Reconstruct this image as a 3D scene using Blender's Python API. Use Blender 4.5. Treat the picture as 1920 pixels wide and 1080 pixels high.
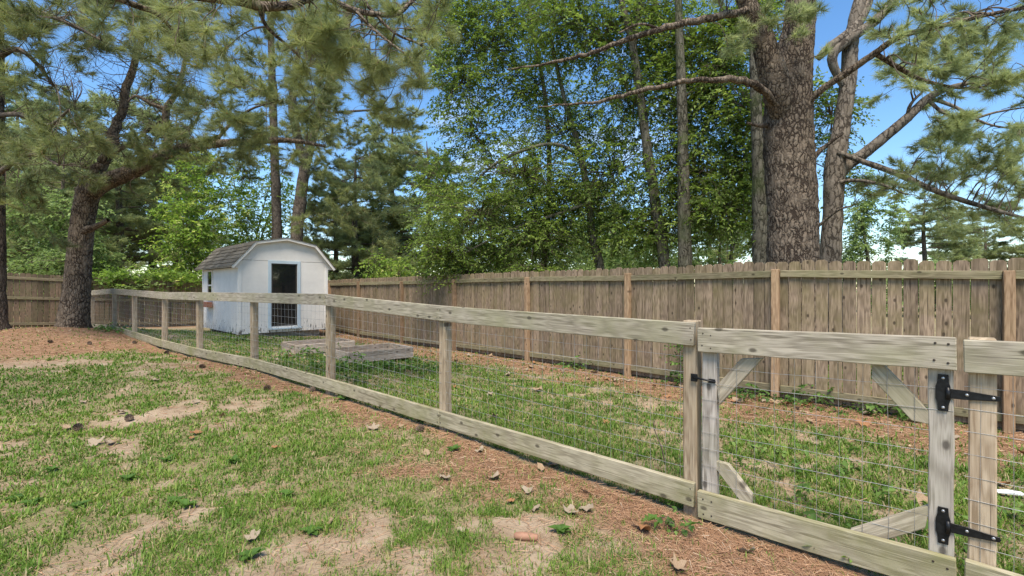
import bpy, bmesh, math, random
import numpy as np
from mathutils import Vector, Matrix

# ------------------------------------------------------------------ scene, camera, world, sun
for o in list(bpy.data.objects): bpy.data.objects.remove(o)
S = bpy.context.scene
COL = S.collection
random.seed(7)
RNG = np.random.default_rng(11)
EYE = 1.46; F = 900.0                       # eye height in metres, focal length in photo pixels (1920 wide)

cam = bpy.data.cameras.new('camera'); camo = bpy.data.objects.new('camera', cam); COL.objects.link(camo)
camo.location = (0, 0, EYE); camo.rotation_euler = (math.radians(90), 0, 0)
cam.sensor_width = 36; cam.lens = F / 1920 * 36; cam.clip_start = 0.05; cam.clip_end = 3000
S.camera = camo
S.render.resolution_x = 1024; S.render.resolution_y = 576

SUN_AZ = math.radians(-175)                 # compass-style angle from +Y towards +X of where the sun stands
SUN_EL = math.radians(62)
W = bpy.data.worlds.new('World'); S.world = W; W.use_nodes = True
nt = W.node_tree; nt.nodes.clear()
sky = nt.nodes.new('ShaderNodeTexSky'); sky.sky_type = 'NISHITA'; sky.sun_disc = False
sky.sun_elevation = SUN_EL; sky.sun_rotation = SUN_AZ; sky.air_density = 1.0; sky.dust_density = 0.1; sky.ozone_density = 1.6
tc = nt.nodes.new('ShaderNodeTexCoord')
mp = nt.nodes.new('ShaderNodeMapping'); mp.inputs['Scale'].default_value = (1.0, 1.0, 2.6)
nz = nt.nodes.new('ShaderNodeTexNoise'); nz.inputs['Scale'].default_value = 2.3; nz.inputs['Detail'].default_value = 7; nz.inputs['Roughness'].default_value = .58
rp = nt.nodes.new('ShaderNodeValToRGB'); rp.color_ramp.elements[0].position = .58; rp.color_ramp.elements[1].position = .86
mx = nt.nodes.new('ShaderNodeMix'); mx.data_type = 'RGBA'; mx.inputs['B'].default_value = (7.4, 7.7, 8.2, 1)
bg = nt.nodes.new('ShaderNodeBackground'); bg.inputs['Strength'].default_value = 0.113
wo = nt.nodes.new('ShaderNodeOutputWorld')
L = nt.links.new
L(tc.outputs['Generated'], mp.inputs[0]); L(mp.outputs[0], nz.inputs['Vector']); L(nz.outputs['Fac'], rp.inputs[0])
hsv = nt.nodes.new('ShaderNodeHueSaturation'); hsv.inputs['Saturation'].default_value = 1.22
L(sky.outputs[0], hsv.inputs['Color']); L(rp.outputs[0], mx.inputs['Factor']); L(hsv.outputs[0], mx.inputs['A']); L(mx.outputs['Result'], bg.inputs[0]); L(bg.outputs[0], wo.inputs[0])

sun = bpy.data.lights.new('sun', 'SUN'); sun.energy = 3.1; sun.angle = math.radians(28); sun.color = (1, .91, .77)
suno = bpy.data.objects.new('sun', sun); COL.objects.link(suno)
sd = Vector((math.sin(SUN_AZ) * math.cos(SUN_EL), math.cos(SUN_AZ) * math.cos(SUN_EL), math.sin(SUN_EL)))
suno.rotation_euler = (-sd).to_track_quat('-Z', 'Y').to_euler(); suno.location = (0, 0, 30)

S.view_settings.view_transform = 'Standard'; S.view_settings.look = 'None'
S.view_settings.exposure = 1.1; S.view_settings.gamma = 1; S.view_settings.use_curve_mapping = False
S.render.engine = 'CYCLES'
S.cycles.max_bounces = 6; S.cycles.diffuse_bounces = 3; S.cycles.transmission_bounces = 4; S.cycles.glossy_bounces = 2

# ------------------------------------------------------------------ helpers
def P(x, y, Z):
    return Vector(((x - 960) / F * Z, Z, EYE - (y - 540) / F * Z))
def tag(o, label=None, cat=None, group=None, kind=None):
    if label: o['label'] = label
    if cat: o['category'] = cat
    if group: o['group'] = group
    if kind: o['kind'] = kind
    return o
WM = {}
def setparent(o, p):
    if p is not None:
        o.parent = p; o.matrix_parent_inverse = WM[p.name].inverted()
def link(name, me, mat=None, parent=None, M=None):
    o = bpy.data.objects.new(name, me); COL.objects.link(o)
    if mat is not None and me is not None and not me.materials: me.materials.append(mat)
    M = M if M is not None else Matrix.Identity(4)
    o.matrix_basis = M; WM[o.name] = M.copy(); setparent(o, parent)
    return o
def thing(name, label, cat, loc=(0, 0, 0), group=None):
    o = link(name, None, M=Matrix.Translation(Vector(loc))); o.empty_display_size = .1
    return tag(o, label, cat, group)
def mesh_np(name, V, T, smooth=False, attr=None):
    me = bpy.data.meshes.new(name); V = np.ascontiguousarray(V, np.float32); T = np.ascontiguousarray(T, np.int32)
    k = T.shape[1]
    me.vertices.add(len(V)); me.vertices.foreach_set('co', V.ravel())
    me.loops.add(T.size); me.loops.foreach_set('vertex_index', T.ravel())
    me.polygons.add(len(T)); me.polygons.foreach_set('loop_start', np.arange(0, T.size, k, dtype=np.int32))
    if smooth: me.polygons.foreach_set('use_smooth', np.ones(len(T), bool))
    if attr:
        for an, av in attr.items():
            a = me.attributes.new(an, 'FLOAT', 'POINT'); a.data.foreach_set('value', np.ascontiguousarray(av, np.float32))
    me.update(calc_edges=True); me.validate()
    return me
class MB:
    """collects vertices and faces for one mesh"""
    def __init__(s): s.v = []; s.f = []
    def add(s, vs, fs):
        n = len(s.v); s.v += [tuple(v) for v in vs]; s.f += [tuple(i + n for i in f) for f in fs]; return s
    def box(s, x0, x1, y0, y1, z0, z1, M=None):
        vs = [Vector(p) for p in ((x0,y0,z0),(x1,y0,z0),(x1,y1,z0),(x0,y1,z0),(x0,y0,z1),(x1,y0,z1),(x1,y1,z1),(x0,y1,z1))]
        if M is not None: vs = [M @ v for v in vs]
        return s.add(vs, [(0,3,2,1),(4,5,6,7),(0,1,5,4),(1,2,6,5),(2,3,7,6),(3,0,4,7)])
    def prism(s, poly, y0, y1, M=None):
        n = len(poly); vs = [Vector((p[0], y0, p[1])) for p in poly] + [Vector((p[0], y1, p[1])) for p in poly]
        if M is not None: vs = [M @ v for v in vs]
        return s.add(vs, [tuple(range(n)), tuple(range(2*n-1, n-1, -1))] + [(i, i+n, (i+1) % n + n, (i+1) % n) for i in range(n)])
    def tube(s, pts, rad, k=8, cap=True):
        V, Q = tube_np(pts, rad, k); n = len(s.v)
        s.v += [tuple(v) for v in V]; s.f += [tuple(int(i) + n for i in q) for q in Q]
        if cap:
            s.f.append(tuple(n + i for i in range(k))[::-1]); m = n + len(V) - k; s.f.append(tuple(m + i for i in range(k)))
        return s
    def mesh(s, name, bevel=0, smooth=False):
        me = bpy.data.meshes.new(name); me.from_pydata(s.v, [], s.f)
        bm = bmesh.new(); bm.from_mesh(me)
        bmesh.ops.recalc_face_normals(bm, faces=bm.faces)
        if bevel: bmesh.ops.bevel(bm, geom=[e for e in bm.edges if len(e.link_faces) == 2 and e.calc_face_angle(0) > .5], offset=bevel, segments=1, affect='EDGES', clamp_overlap=True)
        bm.to_mesh(me); bm.free()
        if smooth:
            for p in me.polygons: p.use_smooth = True
        return me
def spline(pts, sub=4):
    p = np.array([list(q) for q in pts], float)
    if len(p) < 3: 
        t = np.linspace(0, 1, sub + 1)[:, None]; return p[0] * (1 - t) + p[-1] * t
    e = np.vstack([2 * p[0] - p[1], p, 2 * p[-1] - p[-2]]); out = []
    for i in range(1, len(e) - 2):
        for j in range(sub):
            t = j / sub; a, b, c, d = e[i-1], e[i], e[i+1], e[i+2]
            out.append(.5 * ((2*b) + (c-a)*t + (2*a-5*b+4*c-d)*t*t + (3*b-a-3*c+d)*t**3))
    out.append(p[-1]); return np.array(out)
def resample(vals, n):
    v = np.array(vals, float); return np.interp(np.linspace(0, 1, n), np.linspace(0, 1, len(v)), v)
def tube_np(pts, rad, k=6, rough=0, rng=None):
    p = np.array([list(q) for q in pts], float); n = len(p); r = resample(rad, n) if np.ndim(rad) else np.full(n, rad)
    t = np.gradient(p, axis=0); t /= np.linalg.norm(t, axis=1, keepdims=True) + 1e-9
    ref = np.array([1., 0, 0]) if abs(t[:, 0]).mean() < .7 else np.array([0, 1., 0])
    u = np.cross(t, ref); u /= np.linalg.norm(u, axis=1, keepdims=True) + 1e-9; w = np.cross(t, u)
    a = np.linspace(0, 2*np.pi, k, endpoint=False)
    R = r[:, None] * np.ones((n, k))
    if rough: R = R * (1 + rough * (rng or RNG).standard_normal((n, k)))
    V = p[:, None, :] + R[..., None] * (np.cos(a)[None, :, None] * u[:, None, :] + np.sin(a)[None, :, None] * w[:, None, :])
    i = np.arange(n - 1)[:, None] * k; j = np.arange(k)[None, :]; j2 = (j + 1) % k
    Q = np.stack([i + j, i + j2, i + k + j2, i + k + j], -1).reshape(-1, 4)
    return V.reshape(-1, 3), Q
class Tubes:
    def __init__(s): s.V = []; s.Q = []; s.n = 0
    def add(s, pts, rad, k=4, rough=0):
        V, Q = tube_np(pts, rad, k, rough); s.V.append(V); s.Q.append(Q + s.n); s.n += len(V)
    def mesh(s, name): return mesh_np(name, np.vstack(s.V), np.vstack(s.Q), smooth=True)

# ------------------------------------------------------------------ materials
def newmat(name):
    m = bpy.data.materials.new(name); m.use_nodes = True; t = m.node_tree; b = t.nodes['Principled BSDF']
    def N(kind, **kw):
        n = t.nodes.new('ShaderNode' + kind)
        for k, v in kw.items():
            if k in n.inputs: n.inputs[k].default_value = v
            else: setattr(n, k, v)
        return n
    return m, t, b, N, t.links.new
def ramp(N, stops):
    r = N('ValToRGB'); e = r.color_ramp.elements
    while len(e) < len(stops): e.new(.5)
    for i, (p, c) in enumerate(stops): e[i].position = p; e[i].color = (*c, 1) if len(c) == 3 else c
    return r
def mixc(N, L, fac, a, b, mode='MIX'):
    m = N('Mix', data_type='RGBA', blend_type=mode)
    for key, val in (('Factor', fac), ('A', a), ('B', b)):
        if hasattr(val, 'is_linked') or hasattr(val, 'links'): L(val, m.inputs[key])
        elif key == 'Factor': m.inputs[key].default_value = val
        else: m.inputs[key].default_value = (*val, 1)
    return m.outputs['Result']
def mth(N, L, op, a, b=None, clamp=False):
    m = N('Math', operation=op, use_clamp=clamp)
    for i, v in enumerate((a, b)):
        if v is None: continue
        if hasattr(v, 'links'): L(v, m.inputs[i])
        else: m.inputs[i].default_value = v
    return m.outputs[0]
def wood(name, c_dark, c_light, axis, algae=(.16, .17, .06), algae_amt=.5, rough=.85, var=.35, knots=.55, gscale=1.0):
    m, t, b, N, L = newmat(name)
    tcn = N('TexCoord'); oi = N('ObjectInfo')
    off = N('VectorMath', operation='SCALE'); off.inputs[0].default_value = (37.3, 21.7, 53.1); L(oi.outputs['Random'], off.inputs['Scale'])
    add = N('VectorMath', operation='ADD'); L(tcn.outputs['Object'], add.inputs[0]); L(off.outputs[0], add.inputs[1])
    def scaled(lat, lon):
        mpn = N('Mapping'); s = [lat] * 3; s['xyz'.index(axis)] = lon; mpn.inputs['Scale'].default_value = s; L(add.outputs[0], mpn.inputs[0]); return mpn.outputs[0]
    g1 = N('TexNoise', Scale=1.0, Detail=5., Roughness=.6, Distortion=.4); L(scaled(30 * gscale, .85), g1.inputs['Vector'])
    g2 = N('TexNoise', Scale=1.0, Detail=6., Roughness=.7); L(scaled(140 * gscale, 3.5), g2.inputs['Vector'])
    sx = N('SeparateXYZ'); L(add.outputs[0], sx.inputs[0]); cx = N('CombineXYZ'); ks = [7.0, 7.0]; ks['xz'.index(axis)] = 4.2
    L(mth(N, L, 'MULTIPLY', sx.outputs[0], ks[0]), cx.inputs[0]); L(mth(N, L, 'MULTIPLY', sx.outputs[2], ks[1]), cx.inputs[1])
    kn = N('TexVoronoi', Scale=1.0, voronoi_dimensions='2D'); L(cx.outputs[0], kn.inputs['Vector'])
    sep = N('SeparateColor'); L(kn.outputs['Color'], sep.inputs[0])
    # cathedral grain: contour rings drawn around the knots' distance field
    rg = mth(N, L, 'SINE', mth(N, L, 'MULTIPLY', mth(N, L, 'ADD', mth(N, L, 'MULTIPLY', kn.outputs['Distance'], .45), mth(N, L, 'MULTIPLY', g1.outputs['Fac'], 1.1)), 22.))
    rg = mth(N, L, 'MULTIPLY', mth(N, L, 'ADD', rg, 1.), .5)
    base = ramp(N, [(.36, c_dark), (.62, c_light)]); 
    mixg = mth(N, L, 'ADD', mth(N, L, 'MULTIPLY', g1.outputs['Fac'], .55), mth(N, L, 'ADD', mth(N, L, 'MULTIPLY', g2.outputs['Fac'], .33), mth(N, L, 'MULTIPLY', rg, .13)))
    L(mixg, base.inputs[0])
    col = base.outputs[0]
    al = N('TexNoise', Scale=2.3, Detail=5., Roughness=.65); L(add.outputs[0], al.inputs['Vector'])
    alr = ramp(N, [(.42, (0, 0, 0)), (.7, (1, 1, 1))]); L(al.outputs['Fac'], alr.inputs[0])
    col = mixc(N, L, mth(N, L, 'MULTIPLY', alr.outputs[0], algae_amt), col, algae)
    if knots:
        kk = ramp(N, [(.09, (1, 1, 1)), (.15, (0, 0, 0))]); L(mth(N, L, 'ADD', kn.outputs['Distance'], mth(N, L, 'MULTIPLY', g1.outputs['Fac'], .06)), kk.inputs[0])
        on = mth(N, L, 'GREATER_THAN', sep.outputs[0], knots)
        col = mixc(N, L, mth(N, L, 'MULTIPLY', kk.outputs[0], mth(N, L, 'MULTIPLY', on, .8)), col, tuple(c * .35 for c in c_dark))
    ck = N('TexNoise', Scale=1.0, Detail=2., Roughness=.5); L(scaled(75 * gscale, 1.1), ck.inputs['Vector'])
    cr = ramp(N, [(.285, (1, 1, 1)), (.33, (0, 0, 0))]); L(ck.outputs['Fac'], cr.inputs[0])
    col = mixc(N, L, mth(N, L, 'MULTIPLY', cr.outputs[0], .75), col, tuple(c * .4 for c in c_dark))
    vr = N('MapRange'); vr.inputs['To Min'].default_value = 1 - var; vr.inputs['To Max'].default_value = 1 + var * .7; L(oi.outputs['Random'], vr.inputs[0])
    hs = N('HueSaturation'); L(col, hs.inputs['Color']); L(vr.outputs[0], hs.inputs['Value'])
    L(hs.outputs[0], b.inputs['Base Color']); b.inputs['Roughness'].default_value = rough; b.inputs['Specular IOR Level'].default_value = .25
    bp = N('Bump', Strength=.5, Distance=.004); L(mixg, bp.inputs['Height']); L(bp.outputs[0], b.inputs['Normal'])
    return m
def bark(name, c_crack, c_a, c_b, sc=9., vert=.42, depth=.03, moss=0.):
    m, t, b, N, L = newmat(name)
    tcn = N('TexCoord'); nzz = N('TexNoise', Scale=5., Detail=4.); L(tcn.outputs['Object'], nzz.inputs['Vector'])
    wv = N('VectorMath', operation='MULTIPLY_ADD'); wv.inputs[1].default_value = (.1, .1, .22); L(nzz.outputs['Color'], wv.inputs[0]); L(tcn.outputs['Object'], wv.inputs[2])
    nz3 = N('TexNoise', Scale=28., Detail=3.); L(tcn.outputs['Object'], nz3.inputs['Vector'])
    wv2 = N('VectorMath', operation='MULTIPLY_ADD'); wv2.inputs[1].default_value = (.045, .045, .09); L(nz3.outputs['Color'], wv2.inputs[0]); L(wv.outputs[0], wv2.inputs[2])
    mpn = N('Mapping'); mpn.inputs['Scale'].default_value = (1, 1, vert); L(wv2.outputs[0], mpn.inputs[0])
    vo = N('TexVoronoi', feature='DISTANCE_TO_EDGE', Scale=sc); L(mpn.outputs[0], vo.inputs['Vector'])
    vc = N('TexVoronoi', Scale=sc); L(mpn.outputs[0], vc.inputs['Vector'])
    fine = N('TexNoise', Scale=42., Detail=7., Roughness=.75); L(mpn.outputs[0], fine.inputs['Vector'])
    h = ramp(N, [(.0, (0, 0, 0)), (.1, (.7, .7, .7)), (.4, (1, 1, 1))]); L(mth(N, L, 'ADD', vo.outputs['Distance'], mth(N, L, 'MULTIPLY', mth(N, L, 'SUBTRACT', nzz.outputs['Fac'], .49), .5)), h.inputs[0])
    sp = N('SeparateColor'); L(vc.outputs['Color'], sp.inputs[0])
    fr_ = ramp(N, [(.33, (0, 0, 0)), (.67, (1, 1, 1))]); L(fine.outputs['Fac'], fr_.inputs[0])
    pl = mixc(N, L, mth(N, L, 'ADD', mth(N, L, 'MULTIPLY', sp.outputs[0], .45), mth(N, L, 'MULTIPLY', fr_.outputs[0], .55)), tuple(v * .7 for v in c_a), c_b)
    col = mixc(N, L, h.outputs[0], c_crack, pl)
    if moss:
        mn = N('TexNoise', Scale=1.6, Detail=5.); L(tcn.outputs['Object'], mn.inputs['Vector'])
        mr = ramp(N, [(.5, (0, 0, 0)), (.68, (1, 1, 1))]); L(mn.outputs['Fac'], mr.inputs[0])
        col = mixc(N, L, mth(N, L, 'MULTIPLY', mr.outputs[0], moss), col, (.07, .09, .03))
    L(col, b.inputs['Base Color']); b.inputs['Roughness'].default_value = .95; b.inputs['Specular IOR Level'].default_value = .1
    hh = mth(N, L, 'ADD', h.outputs[0], mth(N, L, 'MULTIPLY', fine.outputs['Fac'], .35))
    bp = N('Bump', Strength=1., Distance=depth); L(hh, bp.inputs['Height']); L(bp.outputs[0], b.inputs['Normal'])
    return m
def foliage(name, stops, trans=.3, rough=.6, spec=.25):
    m, t, b, N, L = newmat(name)
    at = N('Attribute', attribute_name='rnd'); r = ramp(N, stops); L(at.outputs['Fac'], r.inputs[0])
    L(r.outputs[0], b.inputs['Base Color']); b.inputs['Roughness'].default_value = rough; b.inputs['Specular IOR Level'].default_value = spec
    tr = N('BsdfTranslucent'); hs = N('HueSaturation', Saturation=1.1, Value=1.5); L(r.outputs[0], hs.inputs['Color']); L(hs.outputs[0], tr.inputs['Color'])
    mx = N('MixShader'); mx.inputs[0].default_value = trans; L(b.outputs[0], mx.inputs[1]); L(tr.outputs[0], mx.inputs[2])
    L(mx.outputs[0], t.nodes['Material Output'].inputs['Surface']); return m
def plain(name, c, rough=.6, metal=0, var=.15, sc=20., bump=.0, spec=.4):
    m, t, b, N, L = newmat(name)
    tcn = N('TexCoord'); n = N('TexNoise', Scale=sc, Detail=5.); L(tcn.outputs['Object'], n.inputs['Vector'])
    r = ramp(N, [(.3, tuple(v * (1 - var) for v in c)), (.7, tuple(min(1, v * (1 + var)) for v in c))]); L(n.outputs['Fac'], r.inputs[0])
    L(r.outputs[0], b.inputs['Base Color']); b.inputs['Roughness'].default_value = rough; b.inputs['Metallic'].default_value = metal; b.inputs['Specular IOR Level'].default_value = spec
    if bump:
        bp = N('Bump', Strength=bump, Distance=.004); L(n.outputs['Fac'], bp.inputs['Height']); L(bp.outputs[0], b.inputs['Normal'])
    return m
M_picket = wood('weathered_pickets', (.11, .076, .05), (.36, .265, .18), 'z', algae=(.18, .15, .06), algae_amt=.6, var=.22, knots=.76)
M_prail  = wood('weathered_rails', (.13, .105, .06), (.3, .25, .155), 'x', algae=(.18, .18, .08), algae_amt=.6, var=.15)
M_ppost  = wood('newer_fence_posts', (.2, .12, .065), (.42, .28, .17), 'z', algae_amt=.15, var=.3)
M_bpicket = wood('dark_back_pickets', (.085, .058, .038), (.2, .14, .09), 'z', algae=(.1, .11, .045), algae_amt=.5, var=.3)
M_brail  = wood('dark_back_rails', (.1, .08, .05), (.24, .19, .12), 'x', algae_amt=.5, var=.15)
M_board  = wood('pale_weathered_boards', (.17, .142, .1), (.46, .4, .31), 'x', algae=(.26, .25, .13), algae_amt=.65, var=.12, gscale=1.5)
M_kick   = wood('mossy_kickboards', (.18, .15, .095), (.44, .385, .27), 'x', algae=(.2, .195, .075), algae_amt=.8, var=.12, gscale=1.4)
M_lpost  = wood('paddock_posts', (.24, .165, .1), (.5, .39, .27), 'z', algae_amt=.15, var=.2)
M_stile  = wood('grey_stiles', (.21, .175, .145), (.5, .44, .375), 'z', algae_amt=.25, var=.12)
M_brace  = wood('grey_braces', (.25, .2, .14), (.5, .43, .32), 'x', algae_amt=.4, var=.12)
M_bed    = wood('bed_timbers', (.24, .185, .14), (.5, .41, .33), 'x', algae_amt=.2, var=.25)
M_wire   = plain('galvanised_wire', (.42, .41, .39), .45, .6, .25)
M_black  = plain('black_painted_iron', (.012, .012, .013), .4, .3, .4, 60., .4)
M_screw  = plain('screw_steel', (.45, .45, .45), .35, .8)
M_nail   = plain('rusty_nail', (.06, .045, .035), .6, .5)
M_bark1  = bark('pine_bark', (.055, .04, .03), (.17, .125, .09), (.31, .245, .18), 20., .36, .03)
M_bark2  = bark('pine_bark_dark', (.06, .047, .037), (.14, .108, .082), (.25, .2, .155), 18., .4, .02)
M_bark3  = bark('grey_bark', (.06, .048, .037), (.18, .145, .11), (.31, .26, .205), 14., .3, .012)
M_bark4  = bark('mossy_bark', (.035, .032, .022), (.12, .105, .075), (.22, .2, .15), 16., .3, .01, .7)
M_twig   = plain('twig_wood', (.13, .1, .075), .9, 0, .4, 12., .3, .1)
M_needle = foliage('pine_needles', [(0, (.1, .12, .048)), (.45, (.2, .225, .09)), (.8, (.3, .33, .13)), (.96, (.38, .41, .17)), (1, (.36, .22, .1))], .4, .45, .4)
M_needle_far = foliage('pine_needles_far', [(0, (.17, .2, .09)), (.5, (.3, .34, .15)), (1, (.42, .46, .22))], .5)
M_leaf   = foliage('shade_tone_leaves', [(0, (.075, .115, .025)), (.5, (.15, .22, .045)), (.85, (.24, .33, .07)), (1, (.34, .42, .12))], .45)  # darker leaf copy, canopy shade put into the greens
M_leafy  = foliage('sunlit_tone_leaves', [(0, (.1, .17, .03)), (.5, (.21, .32, .06)), (.85, (.36, .45, .1)), (1, (.52, .53, .2))], .45)  # brighter leaf copy, sunlight put into the yellow-green
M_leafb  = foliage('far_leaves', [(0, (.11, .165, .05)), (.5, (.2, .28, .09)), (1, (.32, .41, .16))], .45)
M_weed   = foliage('weed_leaves', [(0, (.05, .1, .02)), (.5, (.1, .19, .035)), (1, (.19, .28, .07))], .3)
M_grass  = foliage('grass_blades', [(0, (.07, .135, .018)), (.4, (.125, .215, .03)), (.7, (.2, .29, .045)), (.86, (.3, .33, .09)), (.93, (.38, .3, .15)), (1, (.5, .4, .24))], .25, .6)
M_straw  = foliage('pine_straw', [(0, (.15, .08, .046)), (.5, (.38, .215, .12)), (.85, (.5, .32, .195)), (1, (.56, .44, .31))], .1, .7)
M_dry    = plain('dry_leaf', (.3, .21, .13), .8, 0, .3, 30., .5, .2)
M_dry2   = plain('pale_dry_leaf', (.3, .235, .165), .8, 0, .25, 30., .5, .2)
M_dry3   = plain('rust_dry_leaf', (.3, .15, .07), .8, 0, .3, 30., .5, .2)
M_cone   = plain('pine_cone', (.17, .12, .085), .85, 0, .5, 60., .3, .2)

# ------------------------------------------------------------------ fence lines and ground height
PRIV = [(-10.3, 22.1, 1.74), (-8.55, 20.0, 1.75), (-6.75, 17.85, 1.76), (-4.97, 15.7, 1.77), (-3.1, 13.7, 1.78), (-1.39, 11.95, 1.80), (.36, 10.0, 1.812), (2.0, 8.15, 1.797), (3.54, 6.43, 1.817), (5.3, 5.13, 1.768), (7.2, 3.6, 1.75)]
BACK = [(-10.3, 22.1, 1.74), (-11.95, 20.75, 1.76), (-13.7, 19.1, 1.78), (-15.4, 17.45, 1.87), (-17.1, 15.85, 1.99), (-18.85, 14.15, 2.02), (-20.6, 12.45, 2.04)]
LOW = [(1.15, 3.02, 1.242, .085), (-.69, 4.62, 1.292, .135), (-2.36, 6.08, 1.386, .175), (-4.05, 7.42, 1.386, .233), (-5.70, 8.65, 1.384, .233), (-7.35, 10.05, 1.38, .23), (-9.2, 11.6, 1.42, .274), (-10.85, 13.0, 1.445, .31), (-12.5, 14.2, 1.38, .25), (-14.0, 15.7, 1.36, .2), (-15.15, 16.95, 1.36, .15)]
GL = Vector((1.163, 2.99, 0)); GR = Vector((2.02, 2.178, 0)); GD = (GR - GL).normalized()
LOWR = [GR + GD * .022, GR + GD * 1.9]
TREE1 = (-10.96, 12.0)
ctrl = [(0, 0, 0), (-3, 2.5, .0), (3, .5, 0), (2.0, 2.1, .0), (1.1, 2.95, .02), (-.75, 4.6, .085), (-2.42, 6.05, .12), (-4.1, 7.3, .2), (-5.7, 8.5, .2), (-7.4, 9.95, .19), (-9.2, 11.5, .27), (-10.9, 12.9, .36), (-10.96, 12.0, .5), (-12.5, 11.2, .48), (-15, 10.5, .42), (-12.5, 14.4, .22), (-9.0, 10, .38), (-6, 6, .17), (-8, 5, .15), (-4, 4.2, .05),
        (5.3, 5.13, -.07), (3.54, 6.43, -.02), (2, 8.15, -.03), (.36, 10, -.06), (-1.39, 11.95, -.1), (-3.1, 13.7, -.13), (-4.97, 15.7, -.15), (-8, 19, -.15), (-13.7, 19.1, -.08), (-16.5, 16.2, .1), (-20, 13, .2), (1.5, 5, .02), (3, 4, .0),
        (-7.6, 13.3, .13), (-10.2, 16, .02), (-5.7, 14.8, -.06), (-3, 9, .08), (-4.6, 10, .1), (-.5, 7.5, .03), (0, 25, -.2), (-20, 28, 0), (15, 10, -.1), (20, 0, 0), (0, -20, 0), (-25, 0, .2), (40, 40, 0), (-40, 40, 0), (0, 60, 0), (-60, 0, 0), (60, 0, 0), (0, -60, 0)]
_c = np.array(ctrl, float); _A = np.linalg.norm(_c[:, None, :2] - _c[None, :, :2], axis=2)
_n = len(_c); _K = np.zeros((_n + 1, _n + 1)); _K[:_n, :_n] = np.sqrt(_A**2 + .09) ; _K[:_n, _n] = 1; _K[_n, :_n] = 1
_K[:_n, :_n] -= np.eye(_n) * .02
_w = np.linalg.solve(_K, np.append(_c[:, 2], 0))
def gza(x, y):
    x = np.asarray(x, float); y = np.asarray(y, float); out = np.zeros(x.shape)
    for (cx, cy, _), w in zip(_c, _w[:_n]): out += w * np.sqrt((x - cx)**2 + (y - cy)**2 + .09)
    out += _w[_n]; fade = np.clip((90 - np.hypot(x, y)) / 40, 0, 1)
    return out * fade
def gz(x, y): return float(gza(np.array([x]), np.array([y]))[0])
# value noise for masks
_lat = RNG.random((64, 64, 4))
def vnoise(x, y, s, ch=0):
    x = np.asarray(x) / s; y = np.asarray(y) / s; xi = np.floor(x).astype(int); yi = np.floor(y).astype(int); fx = x - xi; fy = y - yi
    fx = fx * fx * (3 - 2 * fx); fy = fy * fy * (3 - 2 * fy); g = lambda a, b: _lat[a % 64, b % 64, ch]
    return (g(xi, yi) * (1 - fx) + g(xi + 1, yi) * fx) * (1 - fy) + (g(xi, yi + 1) * (1 - fx) + g(xi + 1, yi + 1) * fx) * fy
def fbm(x, y, s, ch=0): return .5 * vnoise(x, y, s, ch) + .3 * vnoise(np.asarray(x) + 17, np.asarray(y) + 5, s / 2.1, (ch + 1) % 4) + .2 * vnoise(np.asarray(x) + 3, np.asarray(y) + 31, s / 4.7, (ch + 2) % 4)
def dist_poly(x, y, pts):
    """unsigned distance to a polyline and side (+ = towards the lawn)"""
    best = np.full(np.shape(x), 1e9); side = np.zeros(np.shape(x))
    for a, b in zip(pts[:-1], pts[1:]):
        ax, ay = a[0], a[1]; dx, dy = b[0] - ax, b[1] - ay; l2 = dx*dx + dy*dy
        t = np.clip(((x - ax) * dx + (y - ay) * dy) / l2, 0, 1); d = np.hypot(x - ax - t * dx, y - ay - t * dy)
        s = np.sign(dx * (y - ay) - dy * (x - ax)); m = d < best; best = np.where(m, d, best); side = np.where(m, s, side)
    return best, side
LOWLINE = [(6.0, -1.6), (GR.x, GR.y)] + [(p[0], p[1]) for p in LOW]
BARE = []                                    # bare patches of pale soil: pixel, radius in metres
for px, py, r in [(270, 785, .6), (320, 775, .45), (215, 830, .4), (240, 870, .35), (660, 1000, .38), (800, 1060, .5), (700, 1050, .35), (960, 1050, .6), (1150, 1020, .75), (1000, 1010, .35), (1350, 1030, .6), (90, 1050, .5), (60, 690, .8), (300, 690, .8), (30, 830, .3), (1250, 960, .5), (400, 760, .3), (880, 985, .2), (500, 1075, .3), (150, 680, .7), (20, 910, .22), (530, 960, .16)]:
    Z = EYE * F / (py - 540)
    for _ in range(3): q = P(px, py, Z); Z = (EYE - gz(q.x, q.y)) * F / (py - 540)
    BARE.append((q.x, q.y, r))
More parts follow.
